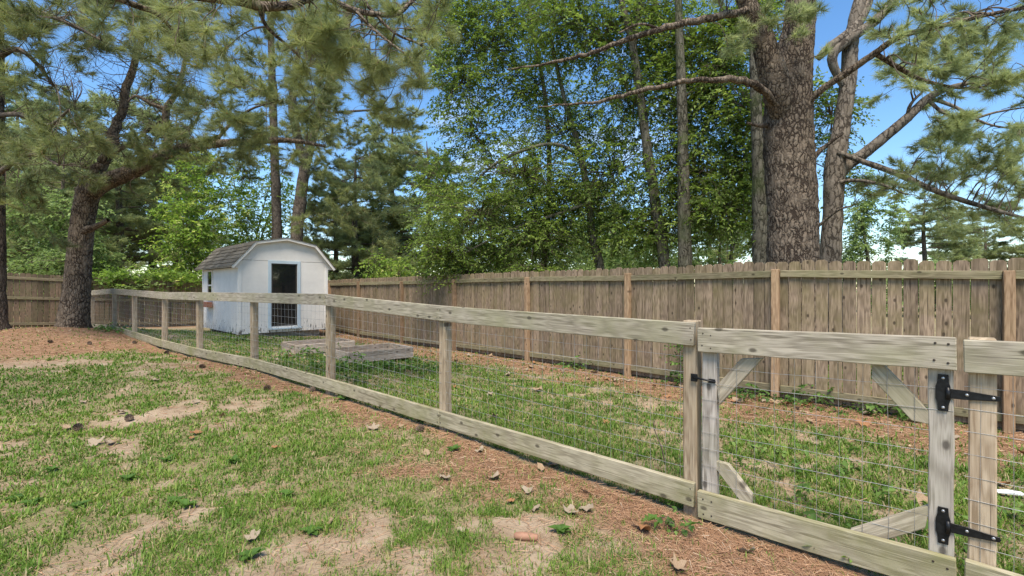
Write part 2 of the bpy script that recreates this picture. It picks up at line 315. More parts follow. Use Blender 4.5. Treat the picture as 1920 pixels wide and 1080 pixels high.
def masks(x, y):
    """grass cover, orange pine-straw cover (0..1)"""
    dl, sl = dist_poly(x, y, LOWLINE); dp, _ = dist_poly(x, y, PRIV); db, _ = dist_poly(x, y, BACK)
    lawn = sl < 0 if True else 0
    n1 = fbm(x, y, 1.1, 0); n2 = fbm(x, y, .42, 1); n3 = fbm(x, y, 2.6, 2)
    tree = np.hypot(x - TREE1[0], y - TREE1[1])
    # lawn side
    strip = np.clip((.5 + .85 * (n1 - .5) * 2 + .5 * (n2 - .5) - dl) / .3, 0, 1)
    mound = np.clip((5.0 + 2.5 * (n3 - .5) * 2 - tree) / 1.6, 0, 1)
    far = np.clip((y - 9.0 - 3 * (n1 - .5)) / 1.5, 0, 1)
    sL = np.maximum(strip, np.maximum(mound, far * .75))
    n4 = fbm(x, y, .17, 3); gL = np.clip((n2 * .45 + n1 * .25 + n4 * .3 - .322) / .15, .07, 1) * (1 - .9 * sL)
    for bx, by, r in BARE:
        d = np.hypot(x - bx, y - by) / (r * .85) + (n2 - .5) * 2.6 + (n4 - .5) * 1.6; gL = gL * np.clip((d - .2) / .7, .25, 1)
    # paddock side
    sP = np.clip((1.75 + (n1 - .5) * 2.4 + (n2 - .5) * 1.2 - np.minimum(dp, db)) / .5, 0, 1)
    gP = np.clip((n2 * .35 + n1 * .3 + n4 * .35 - .32) / .18, .08, 1) * (1 - .86 * sP)
    pad = sl > 0
    return np.where(pad, gP, gL), np.where(pad, sP, sL), dl, pad
# orientation check: the paddock lies on the far side of the low fence
_t = masks(np.array([0.5]), np.array([6.0]))[3][0]
if not _t:
    _m0 = masks
    _dp0 = dist_poly
    def dist_poly(x, y, pts):
        b_, s_ = _dp0(x, y, pts); return b_, -s_

# ------------------------------------------------------------------ ground
def graded(lo, hi, near0, near1, fine, n_out):
    core = np.arange(near0, near1, fine); a = near0 - np.geomspace(.2, near0 - lo, n_out)[::-1]; b = near1 + np.geomspace(.2, hi - near1, n_out)
    return np.concatenate([a, core, b])
gx = graded(-900, 900, -11, 5.0, .07, 34); gy = graded(-900, 900, 1.6, 14, .07, 34)
X, Y = np.meshgrid(gx, gy); GZ = gza(X, Y)
gm, sm, dl, pad = masks(X, Y)
GZ = GZ + ((fbm(X, Y, .5, 3) - .5) * .05 + (fbm(X, Y, .16, 2) - .5) * .022) * np.clip((40 - np.hypot(X, Y)) / 20, 0, 1)
def gz2(x, y):
    x = np.asarray(x, float); y = np.asarray(y, float)
    return gza(x, y) + (fbm(x, y, .5, 3) - .5) * .05 + (fbm(x, y, .16, 2) - .5) * .022
ny, nx = X.shape; idx = np.arange(nx * ny).reshape(ny, nx)
Q = np.stack([idx[:-1, :-1], idx[:-1, 1:], idx[1:, 1:], idx[1:, :-1]], -1).reshape(-1, 4)
gme = mesh_np('ground', np.stack([X, Y, GZ], -1).reshape(-1, 3), Q, True, {'grass': gm.ravel(), 'straw': sm.ravel()})
m, t, b, N, L = newmat('soil')
tcn = N('TexCoord'); ag = N('Attribute', attribute_name='grass'); ast = N('Attribute', attribute_name='straw')
n1 = N('TexNoise', Scale=3.2, Detail=7., Roughness=.65); n2 = N('TexNoise', Scale=46., Detail=6., Roughness=.75); n3 = N('TexNoise', Scale=170., Detail=3.)
for n in (n1, n2, n3): L(tcn.outputs['Object'], n.inputs['Vector'])
clay = ramp(N, [(.36, (.22, .15, .095)), (.5, (.37, .275, .185)), (.66, (.5, .4, .29))]); L(mth(N, L, 'ADD', mth(N, L, 'MULTIPLY', n1.outputs['Fac'], .6), mth(N, L, 'MULTIPLY', n2.outputs['Fac'], .4)), clay.inputs[0])
strw = ramp(N, [(.34, (.125, .068, .04)), (.5, (.28, .158, .092)), (.66, (.42, .27, .17))]); L(mth(N, L, 'ADD', mth(N, L, 'MULTIPLY', n3.outputs['Fac'], .5), mth(N, L, 'MULTIPLY', n2.outputs['Fac'], .5)), strw.inputs[0])
thatch = ramp(N, [(.3, (.14, .125, .055)), (.6, (.26, .22, .11)), (.8, (.4, .31, .18))]); L(n2.outputs['Fac'], thatch.inputs[0])
jit = mth(N, L, 'MULTIPLY', mth(N, L, 'SUBTRACT', n2.outputs['Fac'], .5), 1.2)
c = mixc(N, L, mth(N, L, 'ADD', ast.outputs['Fac'], jit, True), clay.outputs[0], strw.outputs[0])
c = mixc(N, L, mth(N, L, 'ADD', mth(N, L, 'MULTIPLY', ag.outputs['Fac'], .85), jit, True), c, thatch.outputs[0])
L(c, b.inputs['Base Color']); b.inputs['Roughness'].default_value = .95; b.inputs['Specular IOR Level'].default_value = .1
bp = N('Bump', Strength=.7, Distance=.02); L(mth(N, L, 'ADD', n2.outputs['Fac'], mth(N, L, 'MULTIPLY', n3.outputs['Fac'], .5)), bp.inputs['Height']); L(bp.outputs[0], b.inputs['Normal'])
tag(link('ground', gme, m), kind='structure')

# ------------------------------------------------------------------ boards
def frame_from(A, B, up=Vector((0, 0, 1))):
    x = (B - A).normalized(); y = up.cross(x).normalized(); z = x.cross(y)
    return Matrix(((x.x, y.x, z.x, A.x), (x.y, y.y, z.y, A.y), (x.z, y.z, z.z, A.z), (0, 0, 0, 1)))
def board(name, pts, h, th, mat, parent, side=0.0, seg=5, bev=.004, wob=.0025):
    """timber along a polyline of lower-edge points; local x = length, y = thickness, z = height"""
    pts = [Vector(p) for p in pts]; A, B = pts[0], pts[-1]; Mx = frame_from(A, B); Mi = Mx.inverted(); loc = [Mi @ p for p in pts]
    st = spline(loc, seg) if len(loc) > 2 else np.array([list(loc[0].lerp(loc[1], i / seg)) for i in range(seg + 1)])
    vs = []; fs = []
    for i, p in enumerate(st):
        w = 0 if i in (0, len(st) - 1) else random.uniform(-wob, wob); w2 = random.uniform(-wob, wob)
        y0 = p[1] + side - th / 2; y1 = p[1] + side + th / 2
        vs += [(p[0], y0 + w, p[2] + w2), (p[0], y1 + w, p[2] + w2), (p[0], y1 + w, p[2] + h + w2 * .5), (p[0], y0 + w, p[2] + h + w2 * .5)]
    n = len(st)
    for i in range(n - 1):
        for j in range(4): fs.append((4*i + j, 4*i + (j+1) % 4, 4*i + 4 + (j+1) % 4, 4*i + 4 + j))
    fs += [(3, 2, 1, 0), (4*n-4, 4*n-3, 4*n-2, 4*n-1)]
    return link(name, MB().add(vs, fs).mesh(name, bev), mat, parent, Mx)
def post_mesh(h, w, d=None, bev=.006):
    d = d or w; b_ = MB(); n = 5
    vs = []; fs = []
    for i in range(n + 1):
        ox, oy = (random.uniform(-.003, .003) for _ in 'ab')
        for sx, sy in ((-1, -1), (1, -1), (1, 1), (-1, 1)): vs.append((sx * w / 2 + ox, sy * d / 2 + oy, h * i / n))
    for i in range(n):
        for j in range(4): fs.append((4*i + j, 4*i + (j+1) % 4, 4*i + 4 + (j+1) % 4, 4*i + 4 + j))
    fs += [(3, 2, 1, 0), (4*n, 4*n+1, 4*n+2, 4*n+3)]
    return b_.add(vs, fs).mesh('post', bev)
def rotz(d): return math.atan2(d[1], d[0])
def upright(x, y, z, ang, lean=0): return Matrix.Translation((x, y, z)) @ Matrix.Rotation(ang, 4, 'Z') @ Matrix.Rotation(lean, 4, 'X')

# ------------------------------------------------------------------ privacy fences
def dogear(w, h, th=.016, ear=.028):
    poly = [(-w/2, 0), (w/2, 0), (w/2, h - ear), (w/2 - ear, h), (-w/2 + ear, h), (-w/2, h - ear)]
    return MB().prism(poly, -th/2, th/2).mesh('picket', .0015)
PM = {}
def picket_mesh(h):
    k = round(h / .02); 
    if k not in PM: PM[k] = [dogear(w, k * .02) for w in (.136, .139, .133)]
    return random.choice(PM[k])
def privacy(name, label, pts, mp, mr, mpo, mid, pmat_idx, inner):
    t_ = thing(name, label, 'fence', (pts[len(pts)//2][0], pts[len(pts)//2][1], gz(*pts[len(pts)//2][:2])))
    for i, (x, y, zt) in enumerate(pts):
        a = pts[max(i-1, 0)]; c_ = pts[min(i+1, len(pts)-1)]; d = Vector((c_[0]-a[0], c_[1]-a[1], 0)).normalized(); nrm = Vector((d.y, -d.x, 0)) * inner
        q = Vector((x, y, 0)) + nrm * .052; g = gz(q.x, q.y) - .25
        link('post', post_mesh(zt - .115 - g + random.uniform(-.02, .03), .09), mpo, t_, upright(q.x, q.y, g, rotz(d), random.uniform(-.008, .008)))
    for (ax, ay, az), (bx, by, bz) in zip(pts[:-1], pts[1:]):
        A = Vector((ax, ay, 0)); B = Vector((bx, by, 0)); d = (B - A); Ln = d.length; d.normalize(); nrm = Vector((d.y, -d.x, 0)) * inner
        ga = gz(ax, ay); gb = gz(bx, by)
        for hh, kind in [(None, 'top')] + ([(.98, 'mid')] if mid else []) + [(.1, 'low')]:
            za = az - .215 if hh is None else ga + hh; zb = bz - .215 if hh is None else gb + hh
            o_ = nrm * .03; e = d * .05
            board('rail', [A + o_ + e + Vector((0, 0, za)), B + o_ - e + Vector((0, 0, zb))], .092, .036, mr, t_)
        n = int(Ln / .1425); 
        for k in range(n):
            u = (k + .5) / n; q = A.lerp(B, u); zt = az * (1 - u) + bz * u + random.uniform(-.012, .012); g = gz(q.x, q.y) + .03
            me = picket_mesh(zt - g)
            o = link('picket', me, mp, t_, upright(q.x - nrm.x * random.uniform(0, .007), q.y - nrm.y * random.uniform(0, .007), g, rotz(d) + random.uniform(-.03, .03), random.uniform(-.006, .006)))
    return t_
privacy('privacy_fence', 'tall weathered grey brown picket fence with greenish tops and orange brown posts', PRIV, M_picket, M_prail, M_ppost, False, 0, 1)
PM.clear()
privacy('privacy_fence', 'dark brown picket fence with three rails running behind the leaning pine trunk', BACK, M_bpicket, M_brail, M_brail, True, 0, -1)

# ------------------------------------------------------------------ low paddock fence
NRM = Vector((-GD.y, GD.x, 0)); NRM = NRM if NRM.y < 0 else -NRM       # towards the lawn
def wire_panel(A, B, a0, a1, b0, b1, parent, sp=.1016, r=.0013, off=.0, droop=.004):
    """welded wire between two uprights: lower/upper heights at each end"""
    tb = Tubes(); Ln = (B - A).length; n = int(Ln / sp); d = (B - A).normalized(); nr = Vector((-d.y, d.x, 0)); nr = nr if nr.y < 0 else -nr
    o_ = nr * off; st = random.uniform(0, .06); ph = random.uniform(0, 6)
    def wob(s, z): return nr * (.006 * math.sin(s * 3.1 + ph) * math.sin(z * 4)) 
    for k in range(n + 1):
        s = st + k * sp
        if s > Ln: break
        u = s / Ln; lo = a0 + (b0 - a0) * u; hi = a1 + (b1 - a1) * u; j = random.uniform(-.004, .004)
        pts = [A + d * (s + j * math.sin(v * 5)) + o_ + wob(s, v) + Vector((0, 0, lo + (hi - lo) * v)) for v in np.linspace(0, 1, 6)]
        tb.add(pts, r, 3)
    m_ = int((a1 - a0) / sp) + 1
    for k in range(m_ + 1):
        v = min(k * sp / (a1 - a0), 1.0)
        pts = []
        for u in np.linspace(0, 1, 9):
            lo = a0 + (b0 - a0) * u; hi = a1 + (b1 - a1) * u
            pts.append(A.lerp(B, u) + o_ + wob(u * Ln, v) + Vector((0, 0, lo + (hi - lo) * v - droop * math.sin(u * math.pi) * random.uniform(.2, 1.4))))
        tb.add(pts, r * (1.25 if k % 4 == 0 else 1), 3)
    return link('wire_mesh', tb.mesh('wire_mesh'), M_wire, parent)
fence = thing('paddock_fence', 'low board and wire paddock fence running from gate back past the leaning pine', 'fence', (LOW[2][0], LOW[2][1], .18))
LP = [Vector((p[0], p[1], 0)) for p in LOW]
for i, p in enumerate(LOW):
    a = LP[max(i-1, 0)]; c_ = LP[min(i+1, len(LP)-1)]; d = (c_ - a).normalized(); nr = Vector((-d.y, d.x, 0)); nr = nr if nr.y < 0 else -nr
    q = LP[i] - nr * .068 + (-GD * .04 if i == 0 else Vector((0, 0, 0))); g = gz(q.x, q.y) - .2
    link('post', post_mesh(p[2] - g + (.01 if i == 0 else -.01), .09), M_lpost, fence, upright(q.x, q.y, g, rotz(d), random.uniform(-.006, .006)))
NAIL = MB().tube([(0, 0, 0), (0, 0, .0025)], [.0055, .004], 7).mesh('nail')
def nails(o, p, nr, z0, h):
    for f in (.25, .74):
        for e in (-.022, .024):
            q = p + GD * (e + random.uniform(-.006, .006)) + Vector((0, 0, z0 + h * f + random.uniform(-.01, .01))) + nr * .0185
            link('nail', NAIL, M_nail, o, Matrix.Translation(q) @ nr.to_track_quat('Z', 'Y').to_matrix().to_4x4())
def up(i, z): return LP[i] + Vector((0, 0, z))
for run in ((2, 1, 0), (4, 3, 2), (6, 5, 4), (7, 6), (8, 7), (10, 9, 8)):
    pts = [up(i, LOW[i][2] - .145) for i in run]
    A, B = pts[0], pts[-1]; e = (B - A).normalized() * .0025; pts[0] = A + e; pts[-1] = B - e
    o = board('top_board', pts, .145, .038, M_board, fence, 0, 5 if len(pts) > 2 else 8)
    for i in run:
        if i < 4: nails(o, LP[i] - GD * (.045 if i == 0 else 0), NRM, LOW[i][2] - .145, .145)
for run in ((1, 0), (3, 2, 1), (5, 4, 3), (7, 6, 5), (10, 9, 8, 7)):
    pts = [up(i, LOW[i][3]) for i in run]
    A, B = pts[0], pts[-1]; e = (B - A).normalized() * .0025; pts[0] = A + e; pts[-1] = B - e
    o = board('kickboard', pts, .15, .038, M_kick, fence, 0, 5 if len(pts) > 2 else 8)
    for i in run:
        if i < 3: nails(o, LP[i] - GD * (.045 if i == 0 else 0), NRM, LOW[i][3], .15)
for i in range(len(LOW) - 1):
    wire_panel(LP[i+1], LP[i], LOW[i+1][3] + .02, LOW[i+1][2] - .03, LOW[i][3] + .02, LOW[i][2] - .03, fence, off=-.0215)
# fence beyond the gate
fr = thing('paddock_fence', 'short run of low board and wire fence on the hinge side of the gate', 'fence', (LOWR[0].x, LOWR[0].y, 0))
R0, R1 = LOWR
for s, off in ((.058, .0), (1.86, .0)):
    q = R0 + GD * s - NRM * .068; g = gz(q.x, q.y) - .2
    link('post', post_mesh(1.235 - g, .092), M_lpost, fr, upright(q.x, q.y, g, rotz(GD)))
board('top_board', [R0 + Vector((0, 0, 1.228 - .145)), R1 + Vector((0, 0, 1.26 - .145))], .145, .038, M_board, fr, 0, 8)
board('kickboard', [R0 + Vector((0, 0, .09)), R1 + Vector((0, 0, .05))], .15, .038, M_kick, fr, 0, 8)
wire_panel(R0, R1, .1, 1.2, .1, 1.2, fr, off=-.0215)

# ------------------------------------------------------------------ gate
gate = thing('gate', 'pale weathered board gate with corner braces, wire infill and black hinges', 'gate', (GL.x, GL.y, 0))
ztl, ztr, zbl, zbr = 1.214, 1.236, .038, .064
def gp(s, z, off=0): return GL + GD * s + NRM * off + Vector((0, 0, z))
GW = (GR - GL).length
o = board('top_board', [gp(0, ztl - .148), gp(GW, ztr - .148)], .148, .038, M_board, gate, 0, 8)
nails(o, gp(.056, 0), NRM, ztl - .148, .148); nails(o, gp(GW - .056, 0), NRM, ztr - .148, .148)
o = board('bottom_board', [gp(0, zbl), gp(GW, zbr)], .165, .038, M_kick, gate, 0, 8)
nails(o, gp(.056, 0), NRM, zbl, .165); nails(o, gp(GW - .056, 0), NRM, zbr, .165)
for s in (.056, GW - .056):
    q = gp(s, zbl + .012, -.044); link('stile', post_mesh(ztl - zbl - .03, .09, .04, .004), M_stile, gate, upright(q.x, q.y, q.z, rotz(GD)))
def brace(s0, z0, s1, z1):
    A = gp(s0, z0, -.044); B = gp(s1, z1, -.044); x = (B - A).normalized(); y = NRM; z = x.cross(y)
    Mx = Matrix(((x.x, y.x, z.x, A.x), (x.y, y.y, z.y, A.y), (x.z, y.z, z.z, A.z), (0, 0, 0, 1))); Ln = (B - A).length; h = .042
    sg = 1 if abs(z.z) > 0 else 1
    poly = [(0, -h), (Ln, -h), (Ln, h), (0, h)]
    sl = (z1 - z0) / (s1 - s0)
    return link('brace', MB().prism([(-.04, h), (.045, -h), (Ln - .045, -h), (Ln + .04, h)] if True else poly, -.018, .018).mesh('brace', .003), M_brace, gate, Mx)
brace(.105, .80, .30, 1.05); brace(GW - .1, .815, GW - .315, 1.07); brace(.105, .40, .30, .19); brace(GW - .1, .38, GW - .35, .20)
wire_panel(GL + GD * .012, GR - GD * .012, zbl + .02, ztl - .03, zbr + .02, ztr - .03, gate, off=-.0215)
def disc(s, z, off, r, name, mat, parent):
    p0 = gp(s, z, off); return link(name, MB().tube([p0, p0 + NRM * .003], [r, r * .7], 8).mesh(name, 0, True), mat, parent)
def hinge(z):
    h = thing('tmp', None, None) if False else None
    Mx = Matrix(((GD.x, NRM.x, 0, 0), (GD.y, NRM.y, 0, 0), (0, 0, 1, 0), (0, 0, 0, 1))); 
    s0 = GW - .048
    pl = [(-.018, -.085), (.018, -.085), (.02, -.05), (.026, -.028), (.026, .028), (.02, .05), (.018, .085), (-.018, .085), (-.02, .05), (-.026, .028), (-.026, -.028), (-.02, -.05)]
    q = gp(s0, z, -.019)
    o = link('hinge', MB().prism(pl, 0, .004).mesh('hinge', .001), M_black, gate, Matrix.Translation(q) @ Mx)
    st = [(.0, -.022), (.05, -.021), (.16, -.011), (.165, 0), (.16, .011), (.05, .021), (.0, .022)]
    q2 = gp(s0 + .024, z, -.016); link('strap', MB().prism(st, 0, .004).mesh('strap', .001), M_black, o, Matrix.Translation(q2) @ Mx @ Matrix.Rotation(.0, 4, 'Y'))
    p0 = gp(s0 + .017, z - .028, -.009); link('knuckle', MB().tube([p0, p0 + Vector((0, 0, .056))], .009, 10).mesh('knuckle', 0, True), M_black, o)
    for ds, dz in ((0, .068), (0, -.068), (.08, .002), (.165, 0)): disc(s0 + ds, z + dz, -.012 if ds > .05 else -.0145, .0075, 'screw', M_screw, o)
hinge(.975); hinge(.36)
# latch on the gate post
p0 = gp(-.035, .895, -.02)
Mx = Matrix(((GD.x, NRM.x, 0, 0), (GD.y, NRM.y, 0, 0), (0, 0, 1, 0), (0, 0, 0, 1)))
la = link('latch', MB().prism([(-.022, -.024), (.02, -.024), (.024, 0), (.02, .024), (-.022, .024)], 0, .008).mesh('latch', .002), M_black, gate, Matrix.Translation(p0) @ Mx)
a = gp(-.045, .9, -.008); link('bolt', MB().tube([a, gp(.02, .893, -.006), gp(.1, .887, -.008)], .006, 8).mesh('bolt', 0, True), M_black, la)
link('striker', MB().prism([(-.02, -.012), (.02, -.012), (.02, .012), (-.02, .012)], 0, .005).mesh('striker', .001), M_black, la, Matrix.Translation(gp(.075, .888, -.019)) @ Mx)

# ------------------------------------------------------------------ shed
def paint(name, c, peel=.5):
    m, t, b, N, L = newmat(name)
    tcn = N('TexCoord'); n = N('TexNoise', Scale=3., Detail=8., Roughness=.7); L(tcn.outputs['Object'], n.inputs['Vector'])
    mpn = N('Mapping'); mpn.inputs['Scale'].default_value = (14, 14, 3.2); L(tcn.outputs['Object'], mpn.inputs[0])
    n2 = N('TexNoise', Scale=1.6, Detail=7., Roughness=.75); L(mpn.outputs[0], n2.inputs['Vector'])
    r = ramp(N, [(.3, tuple(v * .86 for v in c)), (.7, c)]); L(n.outputs['Fac'], r.inputs[0])
    sp = N('SeparateXYZ'); L(tcn.outputs['Object'], sp.inputs[0])
    low = N('MapRange'); low.inputs['From Min'].default_value = .75; low.inputs['From Max'].default_value = .02; low.inputs['To Min'].default_value = 0; low.inputs['To Max'].default_value = .2 * peel; L(sp.outputs['Z'], low.inputs[0])
    pe = ramp(N, [(.69, (0, 0, 0)), (.705, (1, 1, 1))]); L(mth(N, L, 'ADD', n2.outputs['Fac'], low.outputs[0]), pe.inputs[0])
    L(mixc(N, L, pe.outputs[0], r.outputs[0], (.12, .1, .085)), b.inputs['Base Color']); b.inputs['Roughness'].default_value = .65
    bp = N('Bump', Strength=.25, Distance=.004); L(n2.outputs['Fac'], bp.inputs['Height']); L(bp.outputs[0], b.inputs['Normal']); return m
M_white = paint('white_paint', (.88, .83, .76), .85); M_white_dim = paint('white_paint_shade_tone', (.82, .77, .7), .8)  # second is a dimmer copy of the white, gable-end shade put into its colour
M_trim = paint('pale_blue_trim', (.55, .64, .69), .7)
m, t, b, N, L = newmat('asphalt_shingle')
tcn = N('TexCoord'); oi = N('ObjectInfo'); n = N('TexNoise', Scale=60., Detail=4.); L(tcn.outputs['Object'], n.inputs['Vector'])
r = ramp(N, [(.1, (.08, .068, .05)), (.9, (.2, .175, .135))]); L(mth(N, L, 'ADD', mth(N, L, 'MULTIPLY', oi.outputs['Random'], .6), mth(N, L, 'MULTIPLY', n.outputs['Fac'], .45)), r.inputs[0])
L(r.outputs[0], b.inputs['Base Color']); b.inputs['Roughness'].default_value = .95; b.inputs['Specular IOR Level'].default_value = .1
bp = N('Bump', Strength=.6, Distance=.004); L(n.outputs['Fac'], bp.inputs['Height']); L(bp.outputs[0], b.inputs['Normal']); M_shin = m
M_dark = plain('shed_interior', (.06, .05, .042), .9, 0, .4, 6.)  # darkness of the shed room put into the base colour
M_terra = plain('brick_red_planter', (.4, .16, .09), .8, 0, .25, 30., .3)
m, t, b, N, L = newmat('storm_door_glass'); b.inputs['Base Color'].default_value = (.012, .013, .014, 1); b.inputs['Roughness'].default_value = .04; b.inputs['Specular IOR Level'].default_value = .7
n = N('TexNoise', Scale=2.2, Detail=2.); tcn = N('TexCoord'); L(tcn.outputs['Object'], n.inputs['Vector']); bp = N('Bump', Strength=.05, Distance=.02); L(n.outputs['Fac'], bp.inputs['Height']); L(bp.outputs[0], b.inputs['Normal']); M_glass = m
SA = math.radians(46); SC = Vector((-7.64, 13.4, .16)); GWD = 2.55; SLN = 3.62
# local frame: x along the gable end, y back along the side wall, z up
SM = Matrix.Translation(SC) @ Matrix.Rotation(SA, 4, 'Z')
shed = thing('garden_shed', 'small white barn-roof shed with grey shingles and pale blue door trim', 'shed', tuple(SC))
HW = 1.89; KZ = 2.60; PZ = 2.76; KX = .42; EZ = 1.90; OV = .2; th = .03
def sp(name, mb, mat, parent=shed, bev=.003, M=None): return link(name, mb.mesh(name, bev), mat, parent, SM if M is None else SM @ M)
mid = GWD / 2; FLZ = .17
D0, D1, DT = .87, 1.62, 2.02
# gable wall panels around the doorway
sp('wall_panel', MB().box(.0, D0, 0, th, 0, 2.09), M_white_dim); sp('wall_panel', MB().box(D1, GWD, 0, th, 0, 2.09), M_white_dim)
sp('wall_panel', MB().box(D0 + .001, D1 - .001, .001, th, DT, 2.089), M_white_dim); sp('wall_panel', MB().box(D0 + .001, D1 - .001, .002, th, 0, FLZ), M_white_dim)
sp('gable_panel', MB().prism([(.004, 2.098), (GWD - .004, 2.098), (GWD - KX, KZ - .02), (mid, PZ - .02), (KX, KZ - .02)], -.004, th), M_white_dim)
# fill between wall top and roof at the eaves
for a0, a1 in ((0, D0), ): pass
sp('wall_panel', MB().box(0, th, th, 1.2, 0, HW), M_white); sp('wall_panel', MB().box(0, th, 1.206, 2.4, 0, HW), M_white); sp('wall_panel', MB().box(0, th, 2.406, SLN, 0, HW), M_white)
sp('wall_panel', MB().box(GWD - th, GWD, th, SLN, 0, HW), M_white)
sp('wall_panel', MB().prism([(th, 0), (GWD - th, 0), (GWD - th, HW), (GWD - KX, KZ - .03), (mid, PZ - .03), (KX, KZ - .03), (th, HW)], SLN - th, SLN), M_white)
for x0, x1, y0, y1 in ((-.018, .07, -.018, -.001), (-.018, -.001, 0, .08), (GWD - .07, GWD + .018, -.018, -.001), (-.018, -.001, SLN - .08, SLN + .02)):
    sp('corner_trim', MB().box(x0, x1, y0, y1, -.01, HW + .02), M_white)
sp('floor', MB().box(th, GWD - th, th, SLN - th, FLZ - .06, FLZ), M_dark)
sp('dark_back_sheet', MB().box(th + .01, GWD - th - .01, SLN - .12, SLN - .1, FLZ, 2.3), M_dark)  # dark sheet ahead of the white back wall, interior shade as colour
for yy in (.25, 1.8, 3.3): sp('skid', MB().box(.15, GWD - .15, yy, yy + .09, -.2, -.004), M_bed)
# doorway trim and glazed door
for nm, bx in (('door_trim', (D0 - .09, D0, -.022, -.002, FLZ - .04, DT + .09)), ('door_trim', (D1, D1 + .09, -.022, -.002, FLZ - .04, DT + .09)), ('door_trim', (D0 + .002, D1 - .002, -.02, -.002, DT, DT + .09)), ('door_sill', (D0 - .07, D1 + .1, -.1, .02, FLZ - .09, FLZ - .045))):
    sp(nm, MB().box(*bx), M_trim)
dr = sp('door', MB().box(D0 + .004, D0 + .04, .004, .03, FLZ, DT - .004).box(D1 - .04, D1 - .004, .004, .03, FLZ, DT - .004).box(D0 + .04, D1 - .04, .005, .029, FLZ, FLZ + .05).box(D0 + .04, D1 - .04, .005, .029, DT - .04, DT - .004).box(D0 + .04, D1 - .04, .005, .029, 1.04, 1.075), M_dark)
sp('pane', MB().box(D0 + .04, D1 - .04, .012, .018, FLZ + .05, 1.04), M_glass, dr, 0); sp('pane', MB().box(D0 + .04, D1 - .04, .012, .018, 1.075, DT - .04), M_glass, dr, 0)
# side window and planter box
wy0, wy1, wz0, wz1 = 2.52, 2.98, .95, 1.82
wf = sp('window', MB().box(-.03, -.002, wy0 - .06, wy0, wz0 - .05, wz1 + .05).box(-.03, -.002, wy1, wy1 + .06, wz0 - .05, wz1 + .05).box(-.03, -.002, wy0, wy1, wz0 - .05, wz0).box(-.03, -.002, wy0, wy1, wz1, wz1 + .05).box(-.028, -.002, wy0, wy1, (wz0+wz1)/2 - .02, (wz0+wz1)/2 + .02), M_white)
sp('pane', MB().box(-.012, -.004, wy0, wy1, wz0, wz1), M_glass, wf, 0)
px_ = MB().box(-.2, -.035, 2.4, 3.1, .70, .715).box(-.2, -.18, 2.4, 3.1, .715, .86).box(-.055, -.035, 2.4, 3.1, .715, .86).box(-.18, -.055, 2.4, 2.42, .715, .86).box(-.18, -.055, 3.08, 3.1, .715, .86)
sp('window_box', px_, M_terra)
# gambrel roof: deck and single shingles
prof = [(-OV, EZ - .02), (KX, KZ), (mid, PZ), (GWD - KX, KZ), (GWD + OV, EZ - .02)]
y0r, y1r = -.14, SLN + .12
RF = None
for i in range(4):
    (ax, az), (bx, bz) = prof[i], prof[i+1]
    dx, dz = bx - ax, bz - az; ln = math.hypot(dx, dz); nx_, nz_ = -dz / ln, dx / ln
    e = [(ax, az), (bx, bz), (bx + nx_ * .018, bz + nz_ * .018), (ax + nx_ * .018, az + nz_ * .018)]
    dk = sp('roof_deck', MB().prism(e, y0r, y1r), M_white if False else M_white_dim, bev=0)
    rows = 6 if i in (0, 3) else 5; ex = ln / rows; cols = 12; cw = (y1r - y0r + .03) / cols
    rise = i in (0, 1)
    key = ('sh', rows)
    tabm = MB().prism([(0, .004), (ex * 1.3, 0.0005), (ex * 1.3, .003), (0, .022)], 0.002, cw - .002).mesh('shingle', 0)
    for r_ in range(rows):
        for c_ in range(cols):
            s = r_ * ex
            if rise: ox, oz, ux, uz = ax, az, dx / ln, dz / ln
            else: ox, oz, ux, uz = bx, bz, -dx / ln, -dz / ln
            px, pz = ox + ux * s + nx_ * (.0185 + .0), oz + uz * s + nz_ * (.0185)
            yy = y0r - .015 + c_ * cw + (cw * .5 * (r_ % 2) if c_ < cols - 1 else 0) * (.0 if r_ % 2 == 0 else .0)
            lift = random.uniform(0, .004)
            Mr = Matrix(((ux, 0, nx_, px + nx_ * lift), (0, 1, 0, yy), (uz, 0, nz_, pz + nz_ * lift), (0, 0, 0, 1)))
            if not rise: Mr = Matrix(((ux, 0, nx_, px + nx_ * lift), (0, -1, 0, yy + cw), (uz, 0, nz_, pz + nz_ * lift), (0, 0, 0, 1)))
            link('shingle', tabm, M_shin, dk, SM @ Mr)
    # white barge board under each gable edge
    f_ = [(ax - nx_ * .05, az - nz_ * .05), (bx - nx_ * .05, bz - nz_ * .05), (bx - nx_ * .002, bz - nz_ * .002), (ax - nx_ * .002, az - nz_ * .002)]
    sp('barge_board', MB().prism(f_, y0r + .006, y0r + .03), M_white_dim, bev=0)
    if i in (0, 3):  # soffit triangle closing the eave on the gable
        pass
for sx in (0, 1):
    tri = [(-OV + .02, EZ - .03), (.06, EZ - .03), (.06, 2.145)]
    if sx: tri = [(GWD - a, z) for a, z in tri]
    sp('soffit_panel', MB().prism(tri, -.012, -.004 if False else .02), M_white_dim, bev=0)

